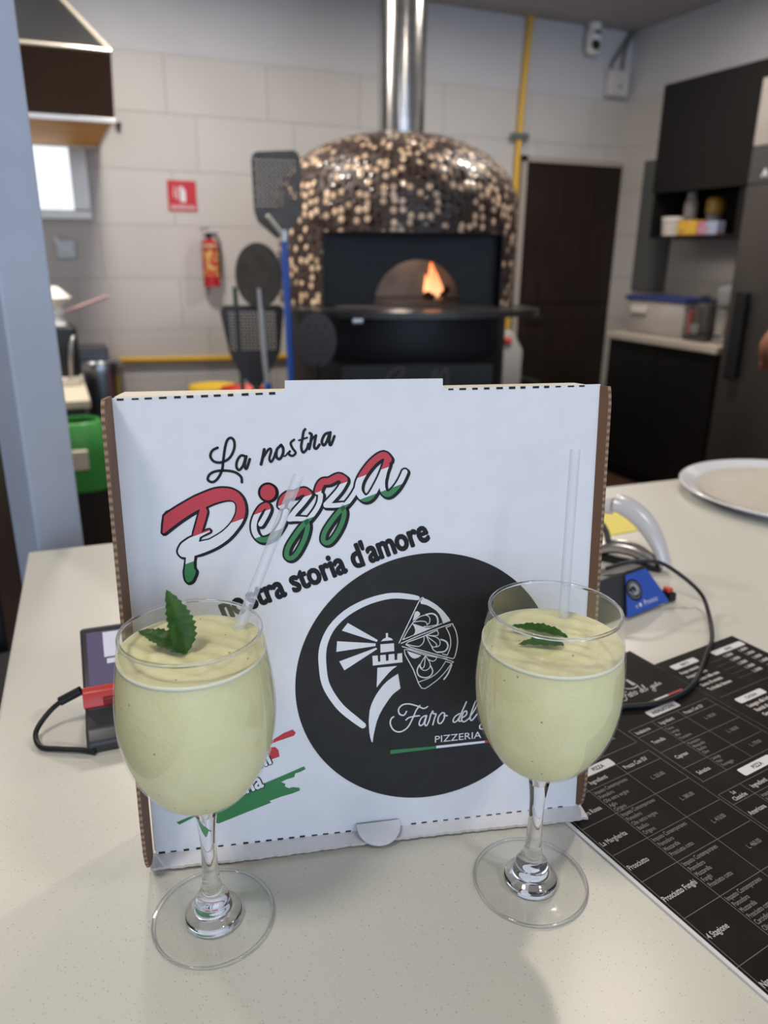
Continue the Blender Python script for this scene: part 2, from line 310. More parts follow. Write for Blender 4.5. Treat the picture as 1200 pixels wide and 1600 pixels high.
# ================================================================ PIZZA BOX
ART = {"P_out":[[24.0,235.6],[25.8,246.8],[30.0,249.7],[34.8,252.6],[39.6,255.2],[45.1,258.1],[49.9,260.0],[54.6,261.8],[58.7,262.9],[62.7,263.2],[66.1,262.9],[68.7,262.3],[71.4,260.9],[73.3,259.3],[75.2,256.7],[76.4,253.5],[76.9,250.3],[76.9,247.1],[76.3,244.2],[75.1,241.4],[73.5,238.6],[71.4,235.9],[68.5,232.4],[64.9,229.0],[61.4,226.5],[57.8,224.4],[54.3,222.8],[50.9,221.5],[46.7,220.1],[42.9,219.1],[42.0,213.7],[42.1,210.8],[43.1,208.9],[42.8,207.1],[42.0,205.3],[40.5,202.5],[39.1,201.5],[37.7,201.2],[36.4,202.6],[35.9,205.4],[35.8,208.3],[36.3,210.8],[36.8,213.3],[37.5,218.4],[34.8,218.9],[33.6,220.1],[33.0,221.2],[32.7,222.6],[33.2,224.4],[34.1,226.1],[35.4,227.9],[37.6,229.5],[40.0,231.0],[42.8,232.4],[43.6,235.2],[45.7,241.5],[48.3,250.2],[45.2,248.6],[41.7,246.7],[35.5,242.8],[29.9,238.8],[25.0,235.2]],"P_in":[[52.0,251.1],[55.1,252.5],[58.2,253.6],[61.6,254.5],[65.0,255.1],[67.7,255.0],[69.3,254.5],[70.8,253.2],[71.4,251.6],[71.4,249.1],[71.0,246.6],[70.0,244.2],[68.7,241.8],[66.8,239.2],[64.7,237.0],[61.8,234.5],[58.3,232.3],[55.5,230.8],[52.7,229.4],[49.3,228.9],[46.2,228.3],[47.1,231.5],[50.2,233.1],[53.7,234.7],[53.5,236.5],[50.7,235.6],[48.3,234.3],[49.0,236.7],[49.9,239.2],[51.6,244.1],[52.8,248.2]],"redline":[[42.8,232.1],[172.7,273.1]],"greenline":[[37.5,214.0],[171.8,258.0]],"idot":[[91.8,259.0]],"zza":[[3.576814734561213,[[90.3,250.5],[87.1,248.8],[83.8,243.8],[81.9,238.3],[82.2,232.7],[84.9,228.3],[88.9,227.4],[94.0,229.7],[98.2,234.7],[101.2,240.1],[102.9,245.7]]],[3.1560130010834233,[[90.8,250.5],[91.6,248.1],[89.6,243.5],[86.2,238.1]]],[4.4184182015167925,[[100.0,250.0],[101.2,253.7],[104.5,256.6],[109.4,257.0],[114.9,258.9],[118.0,256.6]]],[3.576814734561213,[[118.0,256.0],[113.8,250.8],[109.1,245.8],[105.3,240.9]]],[3.1560130010834233,[[104.8,240.4],[109.8,240.5],[116.1,239.8]]],[3.1560130010834233,[[115.7,239.4],[116.7,234.6],[114.3,226.2],[109.4,217.3],[105.2,213.7],[102.3,215.4],[103.2,221.1],[107.1,227.5],[112.3,234.4],[118.0,240.2],[122.7,246.1],[125.2,251.2],[125.9,255.8]]],[4.4184182015167925,[[124.2,258.2],[125.5,261.9],[127.8,264.5],[131.9,264.8],[137.9,267.4],[141.7,265.3]]],[3.7872156013001077,[[142.0,264.4],[138.7,259.0],[133.9,253.6],[129.4,249.1]]],[3.1560130010834233,[[129.2,248.6],[134.7,248.3],[140.3,248.6]]],[3.1560130010834233,[[139.8,247.6],[141.3,242.8],[139.1,234.8],[134.2,226.5],[130.0,222.9],[126.9,224.5],[127.8,230.2],[132.6,237.6],[138.3,244.4],[144.0,250.3],[147.8,255.3],[150.2,259.4]]],[4.4184182015167925,[[171.3,277.6],[168.1,280.8],[162.0,277.5],[155.9,270.8],[151.7,263.5],[151.1,257.0],[154.7,252.1],[159.0,253.3],[163.2,259.7],[167.0,267.1],[169.9,274.4]]],[3.7872156013001077,[[169.9,276.3],[168.3,268.9],[167.0,262.4],[167.9,256.2],[171.2,254.2],[175.9,257.8],[179.7,263.3],[182.3,268.8]]]],"lanostra":[[1.3594,[[61.6,289.2],[58.3,287.4],[56.9,283.8],[59.1,280.4],[63.8,279.8],[68.8,282.5],[71.9,288.2],[72.1,293.1],[70.2,295.2],[67.8,293.6],[66.1,288.4],[64.6,280.2],[63.5,274.5],[60.4,269.2],[57.1,267.2],[54.4,269.0],[55.8,272.3],[59.9,274.2],[66.3,274.3],[71.9,272.9],[75.3,269.8],[75.6,266.4]]],[1.3594,[[78.6,283.0],[76.0,283.7],[73.5,280.7],[72.7,276.6],[74.3,274.4],[76.9,277.2],[78.8,282.6]]],[1.4565,[[79.2,283.0],[77.9,277.2],[79.0,275.1],[81.3,281.1]]],[1.5535999999999999,[[90.7,287.1],[89.7,282.6],[88.3,277.6]]],[1.2623,[[89.2,280.9],[92.7,286.2],[94.5,287.5],[95.0,285.7],[93.7,281.2],[94.6,278.9],[96.4,281.1],[97.8,284.8]]],[1.4565,[[101.6,289.6],[98.8,286.8],[98.2,282.3],[100.2,280.5],[102.4,283.8],[102.7,287.5],[101.4,289.6]]],[0.8738999999999999,[[101.9,282.5],[104.0,282.5],[105.7,284.5]]],[1.2623,[[109.9,292.7],[107.7,290.7],[108.7,287.3],[110.6,284.3],[108.5,282.3],[106.1,283.6],[106.9,285.3]]],[1.3594,[[117.2,299.2],[116.1,297.6],[115.2,292.9],[114.3,287.9],[115.4,284.3],[117.8,286.4],[119.0,289.7]]],[0.9709999999999999,[[113.0,292.2],[118.3,293.8]]],[1.4565,[[120.1,296.6],[121.2,295.4],[120.4,290.5],[119.4,286.5]]],[1.0680999999999998,[[120.4,290.5],[122.1,293.6],[124.0,295.0]]],[1.4565,[[124.0,295.0],[123.0,290.4],[122.7,287.4],[124.1,286.5],[126.1,289.0]]],[1.4565,[[132.6,296.5],[129.8,295.5],[127.7,291.2],[128.8,288.5],[130.6,290.3],[132.6,295.2]]],[1.4565,[[133.4,296.7],[132.5,290.7],[133.5,288.5],[135.9,294.1]]]],"impact":[[[80.1,180.8],[202.3,221.9]]],"ring":[[3.15575,191.2,179.6],[3.884,185.7,180.9],[4.1267499999999995,176.7,182.4],[4.3694999999999995,167.7,182.1],[4.6122499999999995,155.8,179.3],[4.8549999999999995,145.0,174.5],[4.8549999999999995,136.7,168.6],[4.8549999999999995,130.0,161.0],[5.09775,125.7,151.9],[5.3405,124.0,143.5],[5.3405,124.0,134.6],[5.3405,125.1,123.6],[5.3405,128.2,114.6],[5.3405,134.1,104.4],[5.3405,139.4,97.9],[5.09775,146.2,91.2],[4.3694999999999995,151.6,86.1]],"logopoly":[[[142.2,165.0],[137.9,159.7],[162.3,149.3],[162.9,150.7]],[[134.5,152.1],[133.8,144.3],[161.4,146.3],[161.4,148.3]],[[135.7,137.0],[139.1,129.9],[162.6,144.0],[161.7,145.0]],[[165.3,149.5],[166.6,151.0],[168.7,152.0],[168.7,155.3],[170.2,155.3],[170.2,152.3],[172.6,151.2],[173.8,149.7]],[[164.8,147.3],[174.4,147.3],[174.6,141.4],[164.8,141.0]],[[159.0,139.1],[162.8,139.1],[163.0,134.3],[164.6,134.3],[164.6,139.1],[168.5,139.2],[168.7,134.4],[170.5,134.6],[170.6,139.2],[174.7,139.3],[174.8,134.5],[176.7,134.6],[176.9,139.2],[180.2,139.4],[180.5,132.4],[159.3,131.7]],[[162.5,129.8],[176.6,129.9],[173.2,127.6],[170.7,125.3],[165.8,119.8],[161.8,114.7]],[[177.3,123.9],[179.0,112.3],[176.2,110.5],[173.4,108.3],[170.9,105.2],[168.5,101.7],[166.0,97.8],[163.5,93.1],[161.7,88.4],[160.3,82.9],[159.2,77.6],[158.4,72.0],[157.6,72.6],[156.7,76.4],[156.1,81.0],[155.8,89.4],[156.6,97.6],[157.9,102.0],[159.5,105.6],[161.6,109.5],[163.7,112.6],[166.5,116.1],[169.3,118.8],[173.5,121.7]],[[193.2,177.0],[195.2,179.5],[198.6,177.8],[202.1,175.6],[205.4,173.1],[208.2,170.3],[210.5,167.8],[212.3,165.3],[214.0,163.1],[215.1,160.9],[209.8,159.2],[208.5,163.3],[206.7,166.8],[204.7,169.3],[202.2,171.2],[199.7,172.9],[197.2,174.2],[193.7,175.2]],[[187.3,161.3],[191.8,159.4],[197.3,157.1],[201.3,156.9],[207.3,158.7],[195.3,154.1],[187.8,151.6],[189.3,153.8],[189.7,156.1],[188.8,158.8]],[[188.5,165.6],[189.3,169.1],[190.5,170.0],[191.7,169.7],[193.0,168.4],[193.1,167.0],[190.8,164.9],[187.8,163.0]],[[183.8,140.7],[188.8,138.6],[194.1,136.4],[191.8,134.9],[189.3,134.4],[187.6,135.1],[186.1,136.5],[184.8,138.5]]],"logostroke":[[0.7364030335861321,[[178.1,147.2],[182.3,156.2],[187.3,166.7],[192.9,178.1],[195.2,179.7]]],[0.7364030335861321,[[179.6,146.8],[195.8,152.8],[214.9,158.4],[217.0,157.2],[219.0,153.3],[220.4,146.8],[220.2,140.5],[218.3,132.6],[215.7,132.4]]],[0.7364030335861321,[[215.7,132.4],[199.4,138.3],[182.8,145.7],[194.3,150.3],[205.8,154.8]]],[0.6312026002166846,[[180.8,149.5],[195.3,154.6],[208.8,159.4]]],[0.6312026002166846,[[180.8,149.6],[184.3,156.1],[188.3,162.2]]],[0.6838028169014084,[[211.9,156.2],[213.9,152.1],[215.3,147.3],[215.3,141.4],[213.1,135.0]]],[0.6838028169014084,[[211.9,156.2],[215.4,157.3]]],[0.6838028169014084,[[213.1,135.0],[209.5,136.3]]],[0.6312026002166846,[[188.3,162.2],[192.2,165.3],[197.2,166.6],[200.0,164.2],[199.8,160.6],[198.0,159.4]]],[0.6312026002166846,[[188.3,162.0],[193.2,162.4],[197.2,161.5],[198.3,159.2]]],[0.6312026002166846,[[196.0,158.2],[199.8,158.0],[204.3,158.6]]],[1.1572047670639218,[[197.2,166.9],[201.7,167.4],[205.0,165.1],[206.0,160.6],[205.0,158.1]]],[0.6312026002166846,[[196.0,150.9],[195.8,146.8],[193.3,143.8],[189.8,143.8],[183.3,145.8]]],[0.6312026002166846,[[197.3,151.4],[201.3,152.9],[205.3,154.3],[205.9,150.7],[198.3,151.3]]],[0.6312026002166846,[[197.6,151.1],[201.4,143.1],[203.9,142.1],[205.2,143.3],[204.1,145.3],[197.8,150.8]]],[0.6312026002166846,[[199.3,151.1],[204.4,149.7],[207.4,146.8],[207.4,143.1],[204.9,141.9]]],[1.1572047670639218,[[208.4,147.4],[212.2,145.4],[213.5,141.6],[211.1,138.1],[205.5,137.9]]],[0.7364030335861321,[[205.5,137.9],[202.7,140.1],[201.6,143.1]]],[0.6838028169014084,[[180.3,144.4],[197.4,137.6],[216.4,130.1],[216.3,128.4],[210.2,120.5],[202.6,114.1],[194.5,111.1],[188.3,126.2],[181.8,141.9],[197.4,136.3],[212.7,132.3]]],[0.6312026002166846,[[211.9,130.4],[207.6,123.9],[201.5,119.1],[192.4,116.2]]],[0.6312026002166846,[[211.9,130.4],[215.8,128.7]]],[1.1572047670639218,[[216.4,127.2],[213.8,120.7],[210.9,116.6]]],[0.6312026002166846,[[196.8,135.6],[193.4,129.5],[194.6,126.6],[196.3,128.2],[196.9,135.6]]],[0.6312026002166846,[[197.4,135.5],[200.5,129.9],[200.0,126.2],[196.9,124.6],[193.9,126.2],[192.9,129.0]]],[0.6312026002166846,[[199.7,132.7],[202.5,131.2],[205.0,132.7],[204.7,134.9]]],[0.9468039003250269,[[192.9,129.5],[191.1,125.4],[192.4,121.0],[197.0,119.0],[201.0,120.2],[202.5,123.8],[200.9,127.8]]]],"faro":[[1.0519166666666666,[[183.4,94.0],[181.5,91.2],[178.3,92.4],[177.6,96.2],[180.3,99.3],[185.0,99.7],[191.3,97.4],[196.0,95.0],[198.9,96.2]]],[1.0519166666666666,[[193.2,97.6],[190.5,94.1],[188.1,88.4],[184.2,81.2],[178.7,78.2],[174.0,80.1],[171.5,85.1],[172.1,89.2],[174.0,90.7]]],[1.0519166666666666,[[183.0,87.2],[185.8,89.1],[192.9,89.6]]],[1.0519166666666666,[[197.2,89.2],[194.5,87.7],[192.7,83.7],[193.7,81.6],[196.1,83.3],[198.0,89.1]]],[1.0519166666666666,[[198.3,89.0],[196.9,83.2],[198.1,81.0],[200.0,84.6],[201.4,90.0]]],[1.0519166666666666,[[201.2,89.2],[202.8,92.4],[203.2,90.2],[205.2,89.6],[204.0,85.9],[202.9,81.3]]],[1.0519166666666666,[[209.6,90.0],[207.2,87.3],[206.8,83.0],[208.8,81.8],[211.2,85.1],[211.6,89.4],[209.6,90.3]]],[1.0519166666666666,[[211.2,87.7],[213.6,87.5]]],[1.0519166666666666,[[222.8,88.2],[219.4,86.0],[218.1,82.7],[219.7,81.7],[222.5,84.8],[227.9,97.1]]],[1.0519166666666666,[[223.4,86.5],[222.4,82.3],[224.5,82.2]]],[1.0519166666666666,[[224.9,84.6],[228.1,86.8],[228.0,89.8],[225.6,88.4],[224.5,83.8],[226.2,81.2],[229.8,83.2]]],[1.0519166666666666,[[229.8,83.2],[234.5,90.5],[236.8,96.2],[235.2,97.2],[232.9,91.5],[231.0,84.8],[232.2,81.7],[236.2,86.4]]],[1.0519166666666666,[[246.8,87.5],[243.5,86.1],[242.8,82.7],[244.9,82.1],[248.0,87.4],[247.0,80.6],[242.2,74.5],[238.8,74.5],[238.9,77.5],[243.7,80.0],[249.4,82.9]]],[1.0519166666666666,[[249.6,88.5],[248.5,83.9],[249.8,82.4],[252.2,85.6],[252.9,88.6]]],[1.0519166666666666,[[252.9,88.6],[252.0,83.5],[253.9,83.3],[255.4,86.2]]],[1.0519166666666666,[[257.4,89.0],[256.0,87.4],[257.1,84.3],[255.5,83.1]]],[1.0519166666666666,[[257.6,83.4],[259.5,87.1],[261.4,92.9]]],[1.0519166666666666,[[258.2,89.8],[262.3,90.2]]],[1.0519166666666666,[[260.8,90.4],[259.6,84.5],[261.7,83.8],[263.4,86.7]]],[1.0519166666666666,[[266.5,89.0],[264.1,86.6],[264.6,83.8],[267.0,84.6],[267.5,88.0],[266.5,89.0]]]],"pizzeria":[[204.6,66.7],[239.9,66.7],[204.5,72.1]],"flag":[[[171.4,64.4],[171.4,61.1],[205.7,61.9],[205.6,63.8]],[[205.6,64.0],[205.7,61.9],[242.7,62.3],[242.6,64.1]],[[242.6,64.1],[242.7,62.3],[263.2,62.5],[263.2,64.3]]],"redbrush":[[[11.4,40.7],[12.5,42.1],[29.2,50.6],[47.5,60.3],[69.9,70.6],[87.3,81.4],[95.6,86.1],[101.7,88.1],[103.8,85.6],[102.5,83.3],[90.3,80.1],[83.7,77.5],[69.8,68.9],[47.3,56.9],[15.9,41.2],[12.9,40.1]],[[29.1,48.9],[47.2,55.8],[69.7,67.8],[82.0,74.3],[85.1,76.0],[89.1,75.8],[91.2,73.3],[91.8,68.1],[86.7,66.7],[79.6,65.5],[59.1,55.4],[43.9,49.3],[31.8,45.1]]],"greenbrush":[[[18.1,24.8],[31.3,29.7],[41.0,33.6],[46.1,36.4],[63.5,42.3],[81.9,48.7],[95.3,53.4],[108.8,58.3],[109.8,56.0],[105.6,54.2],[102.3,53.5],[101.4,50.6],[96.7,49.7],[92.1,47.8],[95.1,45.9],[94.5,44.0],[97.5,42.0],[100.1,42.7],[105.0,41.5],[105.1,39.4],[99.9,37.7],[92.6,36.3],[83.3,33.7],[84.5,32.2],[67.7,26.9],[47.2,20.2],[44.2,21.0],[37.4,24.6],[31.7,28.1],[20.0,22.9]]],"oni":[[86.8,64.0],[73.3,59.2],[85.0,74.0]],"aliana":[[80.0,46.2],[48.6,36.1],[79.2,54.7]],"circle":[199.2,117.0,94.6],"topdash":[[2.3,320.9],[103.1,324.6],[210.1,323.6],[316.7,324.4]],"botdash":[[5.0,1.2],[315.8,-2.1]],"tab":[[105.4,330.1],[207.9,329.4],[105.1,324.5],[208.0,323.2]],"tongue":[[145.6,-0.4],[177.5,-1.0]]}
mm = 0.001
def S(pts): return [(p[0] * mm, p[1] * mm) for p in pts]
pb = thing('pizza_box', 'white printed pizza box standing upright on the counter behind the two glasses', 'pizza box')
pm = Matrix((Vector((0.97427, -0.22539, 0.00000)), Vector((0.02206, 0.09534, 0.99520)), Vector((-0.22431, -0.96959, 0.09785)))).transposed().to_4x4(); pm.translation = Vector((0.02043, 0.45471, 1.04420)); pb.matrix_world = pm
paper = noisy(mat('white coated board', (0.74, 0.755, 0.80), 0.55), (0.715, 0.73, 0.775), 60, bump=0.04)
kraft = noisy(mat('brown kraft board', (0.20, 0.105, 0.06), 0.8), (0.16, 0.082, 0.046), 40, stretch=(1, 0.15, 1))
edge = mat('corrugated edge', (0.42, 0.28, 0.18), 0.85)
n, l, b = nodes(edge); tc = n.new('ShaderNodeTexCoord'); wv = n.new('ShaderNodeTexWave'); wv.bands_direction = 'Y'; wv.inputs['Scale'].default_value = 66; wv.inputs['Distortion'].default_value = 1.5
rp = n.new('ShaderNodeValToRGB'); rp.color_ramp.elements[0].color = (0.13, 0.075, 0.045, 1); rp.color_ramp.elements[1].color = (0.33, 0.225, 0.15, 1); l.new(tc.outputs['Object'], wv.inputs['Vector']); l.new(wv.outputs[0], rp.inputs[0]); l.new(rp.outputs[0], b.inputs['Base Color'])
cream = mat('board top with painted warm light', (0.74, 0.70, 0.58), 0.6)  # white board, warm ceiling light on its top is painted in as cream
ink = mat('black print', (0.012, 0.012, 0.014), 0.6, Specular_IOR_Level=0.25); inkgrey = noisy(mat('charcoal print', (0.020, 0.020, 0.021), 0.6, Specular_IOR_Level=0.25), (0.025, 0.025, 0.026), 90)
red = mat('red print', (0.52, 0.03, 0.05), 0.5); green = mat('green print', (0.03, 0.20, 0.065), 0.5); pwhite = mat('unprinted white', (0.74, 0.755, 0.80), 0.55)
PW, PH = 0.3190, 0.3228
# tray behind the lid
bm = BM(); box(bm, 0.001, PW - 0.001, 0.0015, PH - 0.0005, -0.042, -0.0025, 0.0008, 1)
for f in bm.faces: f.material_index = 1 if f.normal.y > 0.7 or f.calc_center_median().y > PH - 0.001 else 0
link('tray', bm, [paper, cream], pb)
# lid panel with its raised tab
bm = BM(); prism(bm, [[(0.0025, 0.0008), (0.1445, 0.0), (0.1455, 0), (0.1775, -0.0006), (0.3205, -0.0014), (0.3182, 0.3238), (0.2079, 0.3234), (0.2078, 0.3296), (0.1054, 0.3302), (0.1052, 0.3235), (-0.0015, 0.3214)]], -0.0024, 0.0)
# dark perforation cuts along both folds
random.seed(3)
def dashes(x0, y0, x1, y1, skip=(), step=0.0083, ln=0.0042):
    L = math.hypot(x1 - x0, y1 - y0); k = int(L / step); ux, uy = (x1 - x0) / L, (y1 - y0) / L
    for i in range(k):
        s = i * step + random.uniform(0, 0.0012); e = s + ln * random.uniform(0.8, 1.1); w = 0.0007 * random.uniform(0.7, 1.25)
        if any(a < x0 + ux * s < c for a, c in skip): continue
        poly(bm, [[(x0 + ux * s - uy * -w * 0, y0 + uy * s - w), (x0 + ux * e, y0 + uy * e - w), (x0 + ux * e, y0 + uy * e + w), (x0 + ux * s, y0 + uy * s + w)]], 0.0002, 1)
dashes(0.003, 0.3206, 0.103, 0.3226); dashes(0.2105, 0.3226, 0.3165, 0.3230); dashes(0.004, 0.0020, 0.317, -0.0002, skip=((0.143, 0.180),))
lid = link('lid_panel', bm, [paper, mat('dark cut', (0.02, 0.016, 0.013), 0.9)], pb)
# side flaps folded forward, brown inside
def flap(x, sgn, d, slant):
    bm = BM()
    out = [(0.0, 0.001), (d * 0.33, 0.0012), (d * 0.6, 0.004), (d * 0.8, 0.011), (d * 0.93, 0.022), (d, 0.045), (d, PH * 0.5), (d * 1.03, PH - 0.012), (d * 0.93, PH - 0.003), (d * 0.83, PH), (0.0, PH)]
    th = 0.0022
    a = [bm.verts.new((x + sgn * slant * z / d, y, z)) for z, y in out]; c = [bm.verts.new((x + sgn * (th + slant * z / d), y, z)) for z, y in out]
    bm.faces.new(a).material_index = 0; bm.faces.new(c[::-1]).material_index = 2
    for i in range(len(out)):
        j = (i + 1) % len(out); bm.faces.new((a[i], a[j], c[j], c[i])).material_index = 1
    bmesh.ops.recalc_face_normals(bm, faces=bm.faces)
    return link('side_flap', bm, [kraft, edge, paper], pb)
flap(0.0005, -1, 0.028, 0.0); flap(PW - 0.0012, 1, 0.0065, 0.0035)
# front flap lying forward on the counter, wavy cut edge, and the round tongue
bm = BM(); rows = []
for i in range(161):
    x = 0.0 + (PW + 0.003) * i / 160; zf = 0.0125 + 0.00035 * math.sin(i * 1.9) + 0.0003 * math.sin(i * 0.7 + 1) + 0.0012 * math.sin(i * 0.05)
    yo = 0.001 - 0.0016 * i / 160
    rows.append([bm.verts.new((x, yo + 0.0004, -0.001)), bm.verts.new((x, yo - 0.0012, zf)), bm.verts.new((x, yo - 0.0030, zf + 0.0002)), bm.verts.new((x, yo - 0.0022, -0.001))])
for p, q in zip(rows, rows[1:]):
    for k in range(4): bm.faces.new((p[k], q[k], q[(k + 1) % 4], p[(k + 1) % 4])).material_index = 1 if k == 1 else 0
bm.faces.new(rows[0]); bm.faces.new(rows[-1][::-1]); bmesh.ops.recalc_face_normals(bm, faces=bm.faces)
link('front_flap', bm, [paper, mat('pale cut edge', (0.55, 0.52, 0.48), 0.8)], pb)
bm = BM(); lp = [(0.1455, -0.001), (0.1775, -0.001)] + [(0.1615 + 0.016 * math.cos(R(a)), -0.004 - 0.0145 * math.sin(R(a))) for a in range(0, 181, 12)]
prism(bm, [lp], -0.0006, 0.0006); o = link('tongue', bm, paper, pb); o.rotation_euler = (R(-62), 0, 0); o.location = (0, 0.0072, 0.0008)
# ---- print on the lid
def band(bm, verts_from=0):
    """cut along the two slanted lines and colour red / white / green"""
    (a0, a1), (b0, b1) = ART['redline'], ART['greenline']
    for (p, q) in ((a0, a1), (b0, b1)):
        d = Vector(((q[0] - p[0]) * mm, (q[1] - p[1]) * mm, 0)); nn = Vector((-d.y, d.x, 0)).normalized()
        bmesh.ops.bisect_plane(bm, geom=list(bm.verts) + list(bm.edges) + list(bm.faces), plane_co=(p[0] * mm, p[1] * mm, 0), plane_no=nn, dist=1e-7)
    for f in bm.faces:
        c = f.calc_center_median() * 1000
        def above(p, q): return (q[0] - p[0]) * (c.y - p[1]) - (q[1] - p[1]) * (c.x - p[0]) > 0
        f.material_index = 0 if above(a0, a1) else (1 if above(b0, b1) else 2)
bm = BM(); z1, z2 = 0.00025, 0.00045
ribbon(bm, S(ART['P_out'] + ART['P_out'][:1]), 0.0024, z1, 0, 2); ribbon(bm, S(ART['P_out'] + ART['P_out'][:1]), 0.0026, z1, 0, 2, 0, 0.0007, -0.0006)
ribbon(bm, S(ART['P_in'] + ART['P_in'][:1]), 0.0018, z1, 0, 2); ribbon(bm, S(ART['P_in'] + ART['P_in'][:1]), 0.0016, z1, 0, 2, 0, 0.0007, -0.0004)
ix, iy = ART['idot'][0][0] * mm, ART['idot'][0][1] * mm
poly(bm, [circ(ix, iy, 0.0064, 0.0066)], z1); poly(bm, [circ(ix + 0.0007, iy - 0.0005, 0.0064, 0.0066)], z1)
for w, p in ART['zza']:
    ribbon(bm, S(p), w * mm, z1, 0, 4, 0.00115); ribbon(bm, S(p), w * mm, z1, 0, 4, 0.0012, 0.0009, -0.0008)
for w, p in ART['lanostra']: ribbon(bm, S(p), w * mm * 1.25, z1, 0, 5)
dx, dy = 202.3 - 80.1, 221.9 - 180.8
text(bm, "stra storia d'amore", 0.0775, 0.1800, 0.0235, z1, 0, bold=0.00085, ang=math.atan2(dy, dx), fit=math.hypot(dx, dy) * mm)
text(bm, "no", 0.0600, 0.1738, 0.0235, z1, 0, bold=0.00085, ang=math.atan2(dy, dx), fit=0.0155)
link('black_lettering', bm, ink, lid)
bm = BM(); poly(bm, [S(ART['P_out']), S(ART['P_in'])], z2); poly(bm, [circ(ix, iy, 0.0049, 0.0052)], z2)
for w, p in ART['zza']: ribbon(bm, S(p), w * mm, z2, 0, 4)
band(bm); link('tricolour_lettering', bm, [red, pwhite, green], lid)
# round logo
cx, cy, cr_ = [q * mm for q in ART['circle']]
bm = BM(); poly(bm, [circ(cx, cy, cr_, n=128)], z1); lg = link('round_logo', bm, inkgrey, lid)
bm = BM(); ribbon(bm, [(q[1] * mm, q[2] * mm) for q in ART['ring']], [q[0] * mm for q in ART['ring']], z2, 0, 4)
for p in ART['logopoly']: poly(bm, [S(p)], z2)
for w, p in ART['logostroke']: ribbon(bm, S(p), w * mm, z2, 0, 3)
for w, p in ART['faro']: ribbon(bm, S(p), w * mm, z2, 0, 5)
text(bm, 'PIZZERIA', 0.2046, 0.0667, 0.0078, z2, 0, fit=0.0353)
for k, p in enumerate(ART['flag']): poly(bm, [S(p)], z2 + 0.00002, (1, 0, 2)[k])
link('logo_artwork', bm, [pwhite, green, red], lid)
# brush strokes and outlined words bottom left
bm = BM()
for p in ART['redbrush']: poly(bm, [S(p)], z1, 0)
for p in ART['greenbrush']: poly(bm, [S(p)], z1, 1)
link('brush_strokes', bm, [red, green], lid)
bm = BM()
for s, P, z in (('oni', ART['oni'], 0), ('italiana', ART['aliana'], 0)):
    (x1, y1), (x0, y0) = P[0], P[1]; a = math.atan2(y1 - y0, x1 - x0)
    for bold, zz, mi in ((0.00125, z2, 0), (0.00045, z2 + 0.0002, 1)):
        text(bm, s, x1 * mm, y1 * mm, 0.0185, zz, mi, align='RIGHT', bold=bold, sx=0.80, ang=a)
link('outlined_words', bm, [ink, pwhite], lid)

# ================================================================ GLASSES, DRINKS, STRAWS, MINT
glass = mat('clear glass', (1, 1, 1), 0.0); n, l, b = nodes(glass); b.inputs['Transmission Weight'].default_value = 1.0; b.inputs['IOR'].default_value = 1.46
def clear(name, tint, f0, f1, blend, rough=0.03):
    """thin clear wall: see-through face on, more mirror-like towards grazing"""
    M = bpy.data.materials.new(name); M.use_nodes = True; n = M.node_tree.nodes; l = M.node_tree.links; n.clear()
    o = n.new('ShaderNodeOutputMaterial'); mx = n.new('ShaderNodeMixShader'); tr = n.new('ShaderNodeBsdfTransparent'); tr.inputs[0].default_value = (*tint, 1)
    gl = n.new('ShaderNodeBsdfGlossy'); gl.inputs[0].default_value = (0.95, 0.96, 0.98, 1); gl.inputs['Roughness'].default_value = rough
    lw = n.new('ShaderNodeLayerWeight'); lw.inputs[0].default_value = blend; mr = n.new('ShaderNodeMapRange'); mr.inputs[3].default_value = f0; mr.inputs[4].default_value = f1
    l.new(lw.outputs['Facing'], mr.inputs[0]); l.new(mr.outputs[0], mx.inputs[0]); l.new(tr.outputs[0], mx.inputs[1]); l.new(gl.outputs[0], mx.inputs[2]); l.new(mx.outputs[0], o.inputs[0])
    return M
thin = clear('thin clear glass', (0.985, 0.99, 0.99), 0.012, 0.45, 0.18)
def lemon_mat():
    M = mat('frozen lemonade', (0.74, 0.73, 0.42), 0.45, Subsurface_Weight=0.25, Subsurface_Scale=0.008)
    n, l, b = nodes(M); b.inputs['Subsurface Radius'].default_value = (1, 0.9, 0.4)
    tc = n.new('ShaderNodeTexCoord'); nt = n.new('ShaderNodeTexNoise'); nt.inputs['Scale'].default_value = 22; nt.inputs['Detail'].default_value = 3; nt.inputs['Distortion'].default_value = 1.6; l.new(tc.outputs['Object'], nt.inputs['Vector'])
    rp = n.new('ShaderNodeValToRGB'); rp.color_ramp.elements[0].position = 0.35; rp.color_ramp.elements[1].position = 0.7
    rp.color_ramp.elements[0].color = (0.72, 0.69, 0.37, 1); rp.color_ramp.elements[1].color = (0.77, 0.735, 0.45, 1); l.new(nt.outputs[0], rp.inputs[0])
    vo = n.new('ShaderNodeTexVoronoi'); vo.inputs['Scale'].default_value = 95; l.new(tc.outputs['Object'], vo.inputs['Vector'])
    lt = n.new('ShaderNodeMath'); lt.operation = 'LESS_THAN'; lt.inputs[1].default_value = 0.06; l.new(vo.outputs['Distance'], lt.inputs[0])
    mx = n.new('ShaderNodeMix'); mx.data_type = 'RGBA'; l.new(lt.outputs[0], mx.inputs['Factor']); l.new(rp.outputs[0], mx.inputs['A']); mx.inputs['B'].default_value = (0.25, 0.28, 0.10, 1)
    l.new(mx.outputs['Result'], b.inputs['Base Color'])
    n2 = n.new('ShaderNodeTexNoise'); n2.inputs['Scale'].default_value = 420; l.new(tc.outputs['Object'], n2.inputs['Vector'])
    bp = n.new('ShaderNodeBump'); bp.inputs['Strength'].default_value = 0.35; bp.inputs['Distance'].default_value = 0.001; l.new(n2.outputs[0], bp.inputs['Height']); l.new(bp.outputs[0], b.inputs['Normal'])
    return M
lemon = lemon_mat()
